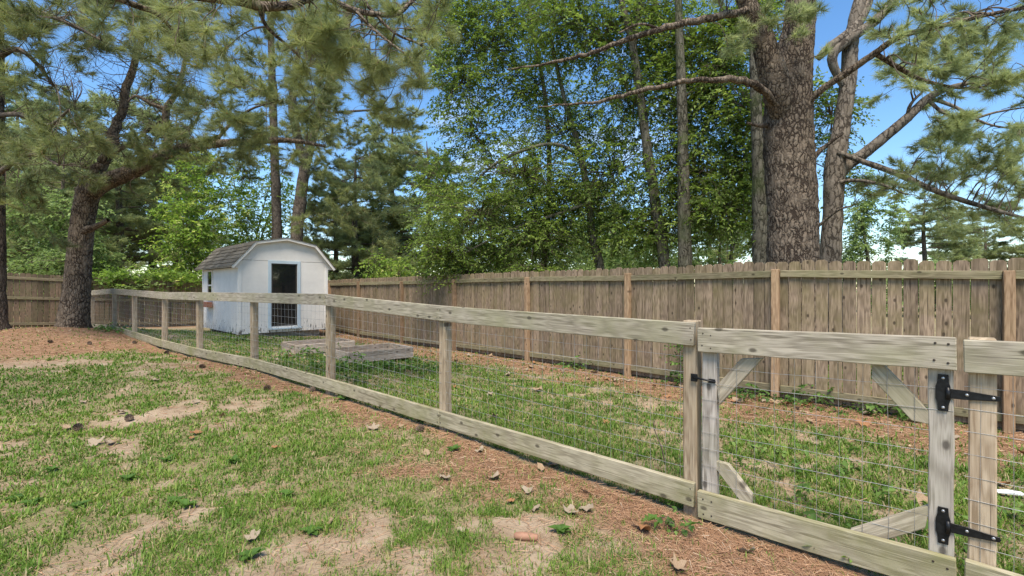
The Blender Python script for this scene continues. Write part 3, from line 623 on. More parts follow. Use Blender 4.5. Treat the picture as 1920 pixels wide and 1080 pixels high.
# ------------------------------------------------------------------ raised beds
def bed(name, label, near, e1len, e2len, ang, ztop):
    e1 = Vector((math.cos(ang), math.sin(ang), 0)); e2 = Vector((-math.sin(ang), math.cos(ang), 0)); c0 = Vector((near[0], near[1], 0))
    t_ = thing(name, label, 'planter', (near[0], near[1], ztop - .2), 'raised garden beds')
    for lv in (0, 1):
        z = Vector((0, 0, ztop - .2 + lv * .1))
        for A, B in ((c0, c0 + e1 * e1len), (c0 + e2 * e2len, c0 + e1 * e1len + e2 * e2len)):
            board('timber', [A + z + e1 * random.uniform(-.006, .006), B + z], .098, .042, M_bed, t_, 0, 4)
        for A, B in ((c0, c0 + e2 * e2len), (c0 + e1 * e1len, c0 + e1 * e1len + e2 * e2len)):
            board('timber', [A + z + e2 * .0225, B + z - e2 * .0225], .098, .042, M_bed, t_, 0, 4)
    cc = c0 + e1 * e1len / 2 + e2 * e2len / 2
    V = []; nn = 10
    for i in range(nn):
        for j in range(nn):
            q = c0 + e1 * (.03 + (e1len - .06) * i / (nn-1)) + e2 * (.03 + (e2len - .06) * j / (nn-1)); V.append((q.x, q.y, ztop - .13 + random.uniform(-.02, .02)))
    I = np.arange(nn*nn).reshape(nn, nn); Qs = np.stack([I[:-1, :-1], I[:-1, 1:], I[1:, 1:], I[1:, :-1]], -1).reshape(-1, 4)
    link('soil', mesh_np('soil', np.array(V), Qs, True), plain('bed_soil', (.16, .11, .075), .95, 0, .4, 30., .6, .1), t_)
    return c0, e1, e2
BA = math.radians(42)
bed('raised_bed', 'weathered timber raised bed nearer the doorway of the white shed', (-4.4, 9.75), 1.25, .85, BA, .30)
bed('raised_bed', 'paler weathered timber raised bed farther from the shed, nearer the gate', (-2.92, 8.6), 1.3, .95, BA, .30)

# ------------------------------------------------------------------ foliage generators
def unit(v): return v / (np.linalg.norm(v, axis=-1, keepdims=True) + 1e-9)
class Needles:
    def __init__(s): s.p = []; s.d = []; s.L = []; s.r = []
    def tuft(s, p, d, ln=.2, r=None): s.p.append(p); s.d.append(d); s.L.append(ln); s.r.append(random.random() if r is None else r)
    def mesh(s, name, per=45, w=.005, spread=.85, seed=1):
        g = np.random.default_rng(seed); p = np.array(s.p, float); d = unit(np.array(s.d, float)); L_ = np.array(s.L); n = len(p)
        th_ = np.abs(g.normal(0, spread, (n, per))).clip(0.08, 1.9); ph = g.random((n, per)) * 2 * np.pi
        a = np.where(np.abs(d[:, 2:3]) < .9, [[0, 0, 1.]], [[1., 0, 0]]); u = unit(np.cross(d, a)); v = np.cross(d, u)
        dirs = np.cos(th_)[..., None] * d[:, None] + np.sin(th_)[..., None] * (np.cos(ph)[..., None] * u[:, None] + np.sin(ph)[..., None] * v[:, None])
        back = g.random((n, per)) * .55 * L_[:, None]; ln = L_[:, None] * g.uniform(.65, 1.1, (n, per))
        b0 = p[:, None] - d[:, None] * back[..., None]; tip = b0 + dirs * ln[..., None]; tip[..., 2] -= .12 * ln
        sd_ = unit(np.cross(dirs, g.normal(size=(n, per, 3)))) * (w / 2)
        V = np.stack([b0 - sd_, b0 + sd_, tip], 2).reshape(-1, 3); T = np.arange(len(V)).reshape(-1, 3)
        r = np.clip(np.array(s.r)[:, None] * .75 + g.random((n, per)) * .25, 0, .95); r = np.where(g.random((n, per)) < .015, 1., r)
        return mesh_np(name, V, T, False, {'rnd': np.repeat(r.ravel(), 3)})
class Leaves:
    def __init__(s): s.p = []; s.d = []; s.n = []; s.L = []; s.r = []
    def add(s, p, d, n, L_, r): s.p.append(p); s.d.append(d); s.n.append(n); s.L.append(L_); s.r.append(r)
    def mesh(s, name, wid=.5, fold=.18):
        p = np.vstack(s.p); d = unit(np.vstack(s.d)); nr = np.vstack(s.n); L_ = np.concatenate(s.L)[:, None]; r = np.concatenate(s.r)
        sd_ = unit(np.cross(d, nr)); nr = np.cross(sd_, d)
        mid_ = p + d * L_ * .45; w = L_ * wid / 2
        V = np.stack([p, mid_ + sd_ * w + nr * L_ * fold, p + d * L_ - nr * L_ * .12, mid_ - sd_ * w + nr * L_ * fold], 1).reshape(-1, 3)
        i = np.arange(len(p))[:, None] * 4; T = np.concatenate([i + [[0, 1, 2]], i + [[0, 2, 3]]], 0)
        return mesh_np(name, V, T, False, {'rnd': np.repeat(r, 4)})
def leaf_spray(lv, tw, p, d, ln, n, leaf, g, rbase, twig_r=.004, droop=.35):
    """a twig with alternate leaves; p, d arrays (3,)"""
    t_ = np.linspace(.05, 1, n)[:, None]; d = d / (np.linalg.norm(d) + 1e-9)
    pts = p + d * ln * t_ + np.array([0, 0, -1.]) * droop * ln * t_**2
    side = np.cross(d, [0, 0, 1.]); side = side / (np.linalg.norm(side) + 1e-6)
    sgn = np.where(np.arange(n) % 2, 1, -1)[:, None]
    dirs = d * .55 + side * sgn * .8 + g.normal(0, .38, (n, 3)) + np.array([0, 0, -.3])
    nrm = np.array([0, 0, 1.]) + g.normal(0, .5, (n, 3))
    lv.add(pts + g.normal(0, .02 * ln, (n, 3)), dirs, nrm, leaf * g.uniform(.65, 1.25) * g.uniform(.55, 1.25, n), np.clip(rbase + g.normal(0, .16, n), 0, 1))
    if tw is not None: tw.add([p, pts[n // 2], pts[-1]], [twig_r, twig_r * .7, twig_r * .3], 3)
def pine_spray(nd, tw, p, d, ln, g, nt=6, needle=.2, r=.006, flat=.45):
    """a bough end: forked twigs fanning out, tufts of needles on their outer parts"""
    p = np.array(p, float); d = np.array(d, float); d /= np.linalg.norm(d) + 1e-9
    side = np.cross(d, [0, 0, 1.]); side /= np.linalg.norm(side) + 1e-6; upv = np.cross(side, d)
    rb = g.random()
    end = p + d * ln + np.array([0, 0, .12 * ln]); midp = p + d * ln * .5
    tw.add([p, midp, end], [r, r * .75, r * .4], 4)
    nd.tuft(end, d + [0, 0, .35], needle, np.clip(rb + g.normal(0, .2), 0, 1))
    for k in range(nt):
        u = .15 + .85 * (k + g.random()) / nt; q = p + (end - p) * u
        dd = d * g.uniform(.3, 1) + side * g.choice([-1, 1]) * g.uniform(.4, 1.1) + upv * g.normal(.12, flat); dd /= np.linalg.norm(dd)
        l2 = ln * g.uniform(.25, .6) * (1.15 - .5 * u); e = q + dd * l2 + np.array([0, 0, .05 * l2])
        tw.add([q, (q + e) / 2 - [0, 0, .02 * l2], e], [r * .6, r * .45, r * .3], 3)
        nd.tuft(e, dd + [0, 0, .4], needle * g.uniform(.8, 1.1), np.clip(rb + g.normal(0, .2), 0, 1))
        if l2 > needle * .9: nd.tuft(q + (e - q) * .55, dd + [0, 0, .3] + g.normal(0, .3, 3), needle * g.uniform(.75, 1), np.clip(rb + g.normal(-.1, .2), 0, 1))
class Tree:
    def __init__(s, name, label, base, barkm, group=None, cat='tree', seed=1):
        s.t = thing(name, label, cat, base, group); s.bark = barkm; s.limbs = []; s.tw = Tubes(); s.nd = Needles(); s.lv = Leaves(); s.g = np.random.default_rng(seed); s.has_l = False
    def limb(s, pts, rad, name='limb', k=10, sub=6, rough=.04, register=True, wig=0.):
        c = spline(pts, sub)
        if wig: c[1:-1] += s.g.normal(0, wig, c[1:-1].shape)
        V, Q_ = tube_np(c, rad, k, rough, s.g)
        link(name, mesh_np(name, V, Q_, True), s.bark, s.t)
        if register: s.limbs.append((c, resample(rad, len(c))))
        return c
    def nearest(s, q):
        best = None
        for c, r in s.limbs:
            d = np.linalg.norm(c - q, axis=1) + np.maximum(0, c[:, 2] - q[2]) * .3; i = int(d.argmin())
            if best is None or d[i] < best[0]: best = (d[i], c[i], r[i], c[min(i+1, len(c)-1)] - c[max(i-1, 0)])
        return best
    def reach(s, q, r0=None, sag=.1):
        """thin branch from the nearest limb to q, returns the outward direction there"""
        q = np.array(q, float); d, a, r, tg = s.nearest(q); v = q - a; ln = np.linalg.norm(v)
        if ln < .05: return unit(s.g.normal(size=3))
        m1 = a + v * .35 + [0, 0, sag * ln] + s.g.normal(0, .05 * ln, 3); m2 = a + v * .7 + [0, 0, sag * .7 * ln] + s.g.normal(0, .05 * ln, 3)
        rr = min(r * .6, .008 + .008 * ln) if r0 is None else r0
        c = spline([a, m1, m2, q], 3); s.tw.add(c, [rr, rr * .75, rr * .5, .005], 4)
        if ln > .9: s.limbs.append((c[3:], np.full(len(c) - 3, rr * .5)))
        return unit(c[-1] - c[-3])
    def needles_at(s, q, ln=.5, nt=7, needle=.2, flat=.45, out=None):
        d = s.reach(q) if out is None else np.array(out, float); pine_spray(s.nd, s.tw, q, d + s.g.normal(0, .25, 3) * [1, 1, .4], ln, s.g, nt, needle, flat=flat)
    def needle_box(s, box, n, Z, ln=.5, nt=7, needle=.2, flat=.45):
        x0, y0, x1, y1 = box
        pts = [np.array(P(s.g.uniform(x0, x1), s.g.uniform(y0, y1), s.g.uniform(*Z))) for _ in range(n)]
        pts.sort(key=lambda q: s.nearest(q)[0])
        for q in pts: s.needles_at(q, ln * s.g.uniform(.7, 1.3), nt, needle, flat)
    def leaf_blob(s, c, rad, n, leaf=.09, per=14, ln=.6, shade=.4, lo=.0):
        c = np.array(c, float); rad = np.array(rad, float); d0 = s.reach(c, None)
        s.limbs.append((np.array([c, c + [0, 0, .01]]), np.array([.02, .02])))
        for _ in range(n):
            v = s.g.normal(size=3); v /= np.linalg.norm(v); v *= s.g.random() ** .42
            q = c + v * rad; 
            if q[2] < lo: q[2] = lo + s.g.random() * .3
            out = unit(v * [1, 1, .35] + s.g.normal(0, .35, 3) + 1e-6)
            leaf_spray(s.lv, s.tw, q - out * ln * .5, out, ln * s.g.uniform(.6, 1.3), per, leaf, s.g, np.clip(shade + .22 * s.g.normal(), .05, .95))
            if s.g.random() < .18: s.tw.add([c + v * rad * .15, c + v * rad * .6 + [0, 0, .1], q], [.012, .008, .004], 3)
        s.has_l = True
    def done(s, nmat=None, lmat=None, per=45, w=.005, spread=.85, wid=.5):
        if s.tw.n: tag(link('twigs', s.tw.mesh('twigs'), M_twig, s.t), kind='stuff')
        if s.nd.p: link('crown', s.nd.mesh('crown', per, w, spread, len(s.nd.p)), nmat, s.t)
        if s.has_l: link('crown', s.lv.mesh('crown', wid), lmat, s.t)
        return s.t
def PP(lst, Z): return [P(x, y, Z if np.ndim(Z) == 0 else Z[i]) for i, (x, y) in enumerate(lst)]
def trunk_at(x, y, base_r): return
# ------------------------------------------------------------------ the leaning pine at the left
g0 = gz(*TREE1)
T = Tree('pine_tree', 'leaning pine with a broken top and a long limb bending right over the paddock fence', (TREE1[0], TREE1[1], g0), M_bark1, seed=3)
T.limb([P(136, 640, 12), P(138, 600, 12), P(143, 550, 12), P(149, 480, 12), P(156, 410, 12), P(165, 360, 12), P(163, 332, 12)], [.43, .32, .275, .252, .24, .24, .13], 'trunk', 36, 9, .028)
T.limb([P(160, 372, 12), P(182, 350, 11.95), P(215, 334, 11.9), P(255, 319, 11.8), P(290, 297, 11.7), P(340, 279, 11.6), P(400, 270, 11.5), P(470, 266, 11.4), P(540, 263, 11.3), P(610, 274, 11.2)], [.2, .22, .19, .165, .14, .12, .1, .085, .06, .03], 'limb', 12, 6, .04)
T.limb([P(168, 352, 12), P(188, 310, 12.05), P(203, 285, 12.1), P(226, 215, 12.2), P(247, 140, 12.3), P(266, 67, 12.3), P(274, 0, 12.3), P(280, -120, 12.3)], [.15, .13, .125, .1, .085, .07, .06, .03], 'limb', 10, 6, .05, wig=.02)
T.limb([P(318, 285, 11.65), P(312, 240, 11.6), P(312, 205, 11.5), P(328, 178, 11.4), P(342, 138, 11.3), P(350, 90, 11.2)], [.09, .085, .08, .06, .05, .03], 'limb', 8, 5, .05)
T.limb([P(312, 205, 11.5), P(285, 155+40, 11.4), P(255, 180, 11.3), P(240, 190, 11.2)], [.05, .045, .035, .02], 'limb', 6, 5, .05)
T.limb([P(215, 250, 12.15), P(185, 280, 12.1), P(155, 255, 12), P(145, 225, 11.9), P(140, 195, 11.9)], [.05, .06, .06, .045, .02], 'limb', 8, 5, .05)
T.limb([P(160, 432, 11.85), P(180, 424, 11.7), P(203, 412, 11.55)], [.1, .075, .045], 'stub', 8, 4, .06)
T.limb([P(400, 270, 11.5), P(430, 235, 11.4), P(470, 205, 11.2), P(520, 190, 11)], [.05, .04, .03, .015], 'limb', 6, 5, .05)
T.limb([P(210, 290, 12.1), P(250, 265, 11.8), P(300, 228, 11.5)], [.05, .04, .03], 'limb', 6, 5, .05)
# dead twiggy growth against the sky
for k in range(120):
    q = np.array(P(T.g.uniform(95, 400), T.g.uniform(40, 320), T.g.uniform(11.3, 12.4))); d, a, r, tg = T.nearest(q)
    if d > 2.0: continue
    e = a + (q - a) * 1.0; m_ = a + (q - a) * .5 + T.g.normal(0, .16, 3); T.tw.add(spline([a, m_, e], 3), [.014, .011, .006, .004], 3)
    for j in range(5):
        u = T.g.uniform(.3, 1); b0 = a + (e - a) * u; T.tw.add([b0, b0 + T.g.normal(0, .16, 3), b0 + T.g.normal(0, .3, 3)], [.006, .005, .003], 3)
T.needle_box((270, 245, 620, 300), 46, (11.0, 11.8), .5, 6, .2)
T.needle_box((165, 270, 340, 360), 18, (11.4, 12.2), .4, 5, .18)
T.needle_box((300, 60, 620, 240), 46, (8.8, 10.6), .6, 7, .22)
T.needle_box((190, -40, 330, 70), 34, (11.4, 12.6), .6, 7, .22)
T.needle_box((350, 120, 620, 260), 22, (9.0, 10.6), .6, 7, .2)
T.done(M_needle, per=60, w=.008)

# left edge pine
bx, by = -11.95, 11.0; gb = gz(bx, by)
T = Tree('pine_tree', 'dark straight pine trunk at the yard edge, beyond the leaning pine', (bx, by, gb), M_bark2, seed=5)
T.limb([(bx, by, gb - .2), (bx, by, gb + .25), (bx, by, 2), (bx + .02, by, 5), (bx + .05, by, 8.5), (bx, by, 12)], [.42, .29, .25, .23, .17, .06], 'trunk', 16, 6, .03)
T.limb([(bx, by, 6.6), P(25, 92, 10.8), P(60, 110, 10.5), P(100, 160, 10.2)], [.08, .06, .045, .03], 'limb', 8, 5, .05)
T.limb([(bx, by, 7.8), P(60, 20, 10.5), P(130, 45, 10), P(190, 75, 9.6)], [.08, .06, .045, .02], 'limb', 8, 5, .05)
T.limb([(bx, by, 5.4), P(40, 215, 10.2), P(90, 235, 9.6), P(130, 205, 9.2)], [.06, .05, .035, .02], 'limb', 8, 5, .05)
T.limb([(bx, by, 3.9), P(30, 300, 10.2), P(70, 290, 9.8), P(110, 310, 9.4)], [.06, .05, .035, .02], 'limb', 8, 5, .05)
T.needle_box((-20, -30, 190, 100), 66, (9.2, 11), .55, 7, .24)
T.needle_box((-10, 130, 150, 330), 60, (9, 11), .5, 6, .22)
T.needle_box((-10, 330, 90, 420), 8, (9.5, 11), .5, 6, .22)
T.done(M_needle, per=60, w=.0075)

# near pine standing out of frame on the left, its boughs hang over the lawn
bx, by = -7.0, 2.6; gb = gz(bx, by)
T = Tree('pine_tree', 'near pine whose boughs hang over the lawn with long bright needle tufts', (bx, by, gb), M_bark1, seed=9)
T.limb([(bx, by, gb - .2), (bx, by, gb + .3), (bx, by, 2.5), (bx, by, 6), (bx, by, 11)], [.45, .32, .27, .22, .07], 'trunk', 18, 6, .03)
T.limb([(bx, by, 4.6), P(-250, -60, 4.6), P(150, -40, 4.9), P(433, -2, 5.2), P(485, 11, 5.3), P(545, 10, 5.4), P(600, -8, 5.5), P(667, 20, 5.7), P(740, 27, 5.9), P(775, 0, 6.1), P(820, -30, 6.3)], [.11, .1, .085, .06, .052, .046, .04, .034, .03, .024, .012], 'limb', 9, 5, .04)
T.limb([P(667, 20, 5.7), P(690, 45, 5.6), P(725, 75, 5.5), P(775, 112, 5.4)], [.02, .017, .013, .008], 'limb', 6, 4, .04)
T.limb([P(690, 12, 5.8), P(740, 62, 5.8), P(790, 85, 5.9), P(795, 110, 6)], [.02, .017, .013, .008], 'limb', 6, 4, .04)
T.limb([P(150, -40, 4.9), P(240, 5, 5.1), P(300, 30, 5.4), P(350, 95, 5.6)], [.045, .035, .025, .012], 'limb', 6, 5, .04)
T.limb([P(485, 11, 5.3), P(500, 50, 5.4), P(545, 90, 5.6), P(580, 125, 5.8)], [.025, .02, .015, .01], 'limb', 6, 4, .04)
T.limb([(bx, by, 5.6), P(-100, -160, 5.4), P(300, -120, 6), P(600, -90, 6.6), P(800, -60, 7)], [.1, .09, .07, .05, .02], 'limb', 8, 5, .04)
for (x, y, z_) in [(330, 68, 5.0), (345, 30, 5.1), (385, 78, 5.1), (430, 85, 5.2), (365, 110, 5.3), (250, 40, 5.0), (205, 25, 5.1)]:
    T.needles_at(P(x, y, z_), .22, 3, .2)
T.needle_box((470, -30, 680, 60), 26, (5.0, 6.2), .3, 5, .2)
T.needle_box((540, 40, 700, 140), 22, (5.2, 6.4), .3, 5, .2)
T.needle_box((660, -20, 830, 60), 16, (5.6, 6.6), .3, 5, .19)
T.needle_box((690, 70, 800, 150), 14, (5.4, 6.4), .28, 5, .19)
T.needle_box((300, -40, 480, 40), 16, (4.8, 5.6), .28, 5, .2)
T.needle_box((560, 110, 790, 215), 18, (6, 7), .32, 5, .19)
T.nd.r = [.5 + .5 * r for r in T.nd.r]; T.done(M_needle, per=85, w=.0042, spread=.8)

# ------------------------------------------------------------------ trees behind the privacy fence at the right
Zb = 7.4; b0 = P(1486, 800, Zb); gb = gz(b0.x, b0.y)
T = Tree('pine_tree', 'massive pine trunk with thick plated bark rising behind the picket fence', (b0.x, b0.y, gb), M_bark1, seed=21)
T.limb([(b0.x, b0.y, gb - .2), (b0.x, b0.y, gb + .3), P(1486, 490, Zb), P(1486, 400, Zb), P(1480, 300, Zb), P(1478, 200, Zb), P(1488, 110, Zb), P(1500, 20, Zb), P(1502, -150, Zb), P(1500, -500, Zb)], [.5, .4, .355, .345, .345, .335, .26, .21, .19, .1], 'trunk', 44, 11, .022)
T.limb([P(1470, 225, Zb - .1), P(1458, 180, Zb - .22), P(1447, 130, Zb - .3), P(1425, 60, Zb - .35), P(1398, 0, Zb - .4), P(1360, -90, Zb - .5)], [.16, .2, .19, .15, .12, .08], 'limb', 14, 7, .03)
T.limb([P(1450, 192, Zb - .3), P(1425, 165, Zb - .5), P(1385, 150, Zb - .7), P(1340, 150, Zb - .9), P(1280, 152, Zb - 1.0), P(1180, 175, Zb - 1.0), P(1110, 192, Zb - .9), P(1010, 200, Zb - .7)], [.05, .055, .05, .04, .034, .028, .02, .008], 'limb', 8, 6, .05, wig=.008)
T.limb([P(1405, 20, Zb - .4), P(1350, 30, Zb - .6), P(1290, 42, Zb - .7), P(1240, 55, Zb - .8), P(1180, 72, Zb - .8), P(1110, 98, Zb - .8), P(1040, 116, Zb - .6), P(950, 130, Zb - .4)], [.055, .055, .05, .042, .036, .03, .02, .01], 'limb', 8, 6, .05, wig=.008)
T.limb([P(1240, 55, Zb - .8), P(1200, 45, Zb - .9), P(1160, 62, Zb - .9)], [.02, .018, .01], 'limb', 6, 4, .05)
T.limb([P(1512, 195, Zb - .2), P(1545, 165, Zb - .4), P(1590, 135, Zb - .6), P(1640, 100, Zb - .8), P(1690, 68, Zb - 1), P(1780, 45, Zb - 1.2), P(1880, 22, Zb - 1.3), P(1990, 5, Zb - 1.4)], [.05, .05, .048, .045, .038, .03, .024, .012], 'limb', 8, 6, .04)
T.limb([P(1640, 100, Zb - .8), P(1690, 130, Zb - .7), P(1730, 150, Zb - .6), P(1800, 165, Zb - .6), P(1860, 160, Zb - .7)], [.035, .03, .026, .02, .01], 'limb', 7, 5, .05)
T.limb([P(1440, 235, Zb), P(1420, 235, Zb - .2), P(1400, 230, Zb - .4)], [.04, .03, .015], 'stub', 6, 4, .05)
T.limb([P(1515, 310, Zb - .15), P(1540, 280, Zb - .2), P(1580, 250, Zb - .2)], [.045, .035, .02], 'stub', 6, 4, .05)
T.needle_box((1650, 20, 1930, 75), 26, (5.8, 7), .34, 7, .15)
T.needle_box((1690, -20, 1930, 30), 14, (5.8, 7), .34, 7, .15)
T.needle_box((1700, 120, 1930, 170), 18, (6, 7.2), .34, 7, .14)
T.needle_box((1340, -40, 1540, 60), 14, (6.6, 7.2), .3, 6, .16)
T.needle_box((1430, 20, 1520, 110), 8, (6.7, 7.0), .2, 4, .14)
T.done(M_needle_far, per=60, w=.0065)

Zg = 9.6; b0 = P(1558, 700, Zg); gb = gz(b0.x, b0.y)
T = Tree('pine_tree', 'slender grey forked pine just right of the massive trunk with spreading flat boughs', (b0.x, b0.y, gb), M_bark3, seed=22)
T.limb([(b0.x, b0.y, gb - .2), P(1558, 560, Zg), P(1557, 480, Zg), P(1562, 390, Zg), P(1566, 310, Zg), P(1580, 225, Zg), P(1592, 140, Zg), P(1594, 90, Zg), P(1606, 25, Zg), P(1625, -60, Zg), P(1640, -260, Zg)], [.24, .2, .19, .175, .19, .15, .14, .14, .12, .1, .04], 'trunk', 14, 7, .03)
T.limb([P(1572, 325, Zg), P(1590, 308, Zg), P(1620, 288, Zg - .1), P(1662, 254, Zg - .2), P(1700, 222, Zg - .3), P(1738, 186, Zg - .4), P(1780, 165, Zg - .6), P(1850, 150, Zg - .8), P(1940, 140, Zg - 1)], [.14, .125, .11, .1, .09, .075, .05, .036, .015], 'limb', 10, 6, .03)
T.limb([P(1585, 170, Zg), P(1560, 90+20, Zg - .1), P(1590, 75, Zg - .15), P(1640, 40, Zg - .2), P(1680, -5, Zg - .2), P(1720, -60, Zg - .2)], [.06, .09, .1, .09, .08, .05], 'limb', 10, 6, .03)
T.limb([P(1533, 110, Zg), P(1560, 85, Zg - .1), P(1600, 55, Zg - .1), P(1625, 10, Zg), P(1640, -40, Zg)], [.06, .09, .1, .09, .06], 'limb', 10, 6, .03)
T.limb([P(1570, 285, Zg - .15), P(1610, 300, Zg - .3), P(1680, 325, Zg - .6), P(1740, 352, Zg - .9), P(1800, 374, Zg - 1.1), P(1870, 395, Zg - 1.3), P(1960, 420, Zg - 1.5)], [.05, .05, .055, .05, .045, .036, .02], 'limb', 8, 6, .04)
T.limb([P(1560, 345, Zg - .1), P(1600, 338, Zg - .3), P(1650, 345, Zg - .6), P(1700, 365, Zg - .8)], [.035, .035, .03, .015], 'limb', 7, 5, .04)
T.limb([P(1738, 186, Zg - .4), P(1770, 212, Zg - .5), P(1810, 225, Zg - .6), P(1870, 210, Zg - .8), P(1930, 200, Zg - .9)], [.035, .03, .028, .02, .01], 'limb', 7, 5, .04)
T.limb([P(1745, 185, Zg - .4), P(1790, 200, Zg - .6), P(1850, 232, Zg - .8), P(1930, 245, Zg - 1)], [.035, .03, .02, .01], 'limb', 7, 5, .04)
T.limb([P(1700, 222, Zg - .3), P(1708, 195, Zg - .4), P(1730, 172, Zg - .5)], [.035, .03, .02], 'limb', 7, 4, .04)
T.limb([P(1533, 425, Zg - .2), P(1570, 395, Zg - .5), P(1600, 385, Zg - .7)], [.03, .025, .012], 'stub', 6, 4, .05)
for bx_, n_, ln_ in (((1680, 130, 1930, 165), 16, .4), ((1740, 200, 1930, 250), 22, .4), ((1740, 275, 1930, 320), 18, .42), ((1760, 300, 1930, 345), 12, .42), ((1600, 315, 1790, 360), 20, .36), ((1740, 350, 1935, 420), 30, .42), ((1660, 95, 1760, 215), 10, .35), ((1720, 235, 1800, 300), 8, .35)):
    T.needle_box(bx_, n_, (8.0, 9.8), ln_, 7, .17, .22)
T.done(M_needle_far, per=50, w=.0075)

def leaf_tree(name, label, path, Z, rad, blobs, seed, lmat, leaf=.09, mat=M_bark4, group=None, base_px=None, shade=.4, limbs=()):
    x0, y0 = path[0]; b_ = P(x0, y0, Z); g_ = gz(b_.x, b_.y)
    T = Tree(name, label, (b_.x, b_.y, g_), mat, group, seed=seed)
    T.limb([(b_.x, b_.y, g_ - .2), (b_.x, b_.y, g_ + .4)] + PP(path, Z), [rad * 1.4, rad * 1.1] + list(np.linspace(rad, rad * .35, len(path))), 'trunk', 10, 6, .04)
    for lp, lz, lr in limbs: T.limb(PP(lp, lz), lr, 'limb', 7, 5, .05)
    for (cx, cy, rx, ry, z_, rz, n) in blobs:
        T.leaf_blob(P(cx, cy, z_ + .75), (rx / F * z_, rz, ry / F * z_), int(n * 2.8), leaf * 1.02, 16, .62, shade + .08)
    return T.done(lmat=lmat, lmat_=None) if False else T.done(None, lmat)
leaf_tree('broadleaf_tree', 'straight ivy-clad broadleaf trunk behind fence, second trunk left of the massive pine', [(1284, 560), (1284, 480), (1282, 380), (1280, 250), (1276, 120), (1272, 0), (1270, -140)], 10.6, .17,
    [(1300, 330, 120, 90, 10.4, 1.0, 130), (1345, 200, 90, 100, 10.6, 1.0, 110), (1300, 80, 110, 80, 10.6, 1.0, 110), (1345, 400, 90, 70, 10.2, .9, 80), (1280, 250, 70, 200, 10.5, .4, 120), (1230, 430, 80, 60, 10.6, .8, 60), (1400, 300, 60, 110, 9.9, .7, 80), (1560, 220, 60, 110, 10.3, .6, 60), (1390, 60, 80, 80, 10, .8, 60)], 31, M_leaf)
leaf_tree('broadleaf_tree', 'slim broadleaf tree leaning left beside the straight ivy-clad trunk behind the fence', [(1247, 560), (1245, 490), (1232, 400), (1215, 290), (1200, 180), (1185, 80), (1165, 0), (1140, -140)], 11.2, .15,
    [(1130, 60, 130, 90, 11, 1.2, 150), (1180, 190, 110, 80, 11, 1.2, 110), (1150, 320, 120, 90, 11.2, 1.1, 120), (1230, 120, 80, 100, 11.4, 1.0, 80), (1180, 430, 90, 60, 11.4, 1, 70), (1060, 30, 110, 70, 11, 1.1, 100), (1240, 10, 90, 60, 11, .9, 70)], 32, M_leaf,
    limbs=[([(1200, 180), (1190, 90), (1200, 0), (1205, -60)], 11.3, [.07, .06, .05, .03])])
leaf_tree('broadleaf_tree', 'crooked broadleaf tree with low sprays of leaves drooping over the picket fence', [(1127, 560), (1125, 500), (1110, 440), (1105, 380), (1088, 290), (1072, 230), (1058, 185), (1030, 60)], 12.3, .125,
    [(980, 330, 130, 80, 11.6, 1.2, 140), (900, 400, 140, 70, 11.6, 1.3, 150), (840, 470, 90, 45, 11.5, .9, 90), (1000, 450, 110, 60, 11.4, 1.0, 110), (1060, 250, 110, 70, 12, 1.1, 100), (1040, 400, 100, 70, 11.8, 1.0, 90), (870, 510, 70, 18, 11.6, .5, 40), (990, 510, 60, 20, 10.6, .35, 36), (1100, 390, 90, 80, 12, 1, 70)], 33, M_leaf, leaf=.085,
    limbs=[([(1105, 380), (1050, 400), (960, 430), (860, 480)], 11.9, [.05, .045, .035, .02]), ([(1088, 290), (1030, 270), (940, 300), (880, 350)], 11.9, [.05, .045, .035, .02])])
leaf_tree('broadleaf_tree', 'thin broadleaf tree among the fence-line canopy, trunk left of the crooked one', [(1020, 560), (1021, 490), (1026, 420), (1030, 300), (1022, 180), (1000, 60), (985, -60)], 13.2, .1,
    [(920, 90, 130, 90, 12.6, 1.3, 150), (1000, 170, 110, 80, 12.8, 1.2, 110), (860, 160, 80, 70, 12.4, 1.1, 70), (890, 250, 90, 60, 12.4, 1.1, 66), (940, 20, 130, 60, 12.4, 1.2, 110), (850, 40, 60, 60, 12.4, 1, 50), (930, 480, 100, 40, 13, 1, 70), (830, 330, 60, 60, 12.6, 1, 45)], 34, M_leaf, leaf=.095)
leaf_tree('broadleaf_tree', 'dark trunk partly hidden by the massive pine with leafy shoots', [(1426, 560), (1426, 470), (1424, 380), (1420, 250), (1415, 130), (1412, 0), (1412, -120)], 9.6, .17,
    [(1420, 430, 30, 60, 9.2, .3, 22), (1400, 200, 70, 80, 9.6, .7, 60), (1420, 30, 70, 60, 9.7, .8, 50), (1345, 130, 60, 70, 10, .7, 50), (1580, 330, 40, 60, 10, .5, 22)], 35, M_leaf, leaf=.085)
# sunlit bushes and small trees farther back behind the picket fence
def bush(name, label, px, Z, w, h, n, seed, lmat=M_leafb, leaf=.12, group=None, cat='shrub', ln=.7, shade=.5, depth=None, bark_=M_bark4):
    b_ = P(px, 540, Z); g_ = gz(b_.x, b_.y); T = Tree(name, label, (b_.x, b_.y, g_), bark_, group, cat, seed)
    for k in range(3):
        T.limb([(b_.x + .1 * k, b_.y, g_ - .1), (b_.x + T.g.normal(0, .2), b_.y + T.g.normal(0, .2), g_ + h * .4), (b_.x + T.g.normal(0, w * .3), b_.y + T.g.normal(0, w * .25), g_ + h * .85)], [.07, .05, .015], 'trunk' if k == 0 else 'stem', 6, 4, .05)
    for k in range(9):
        c = (b_.x + T.g.uniform(-.65, .65) * w, b_.y + T.g.uniform(-.5, .5) * (depth or w), g_ + h * T.g.uniform(.2, .85))
        T.leaf_blob(c, (w * .42, (depth or w) * .42, h * .24), n // 9, leaf, 12, ln, shade, lo=g_ + .1)
    return T.done(None, lmat)
bush('shrub', 'bright leafy shrub behind fence left of the massive pine', 1365, 15, 1.8, 5.6, 420, 41, M_leafb, .13)
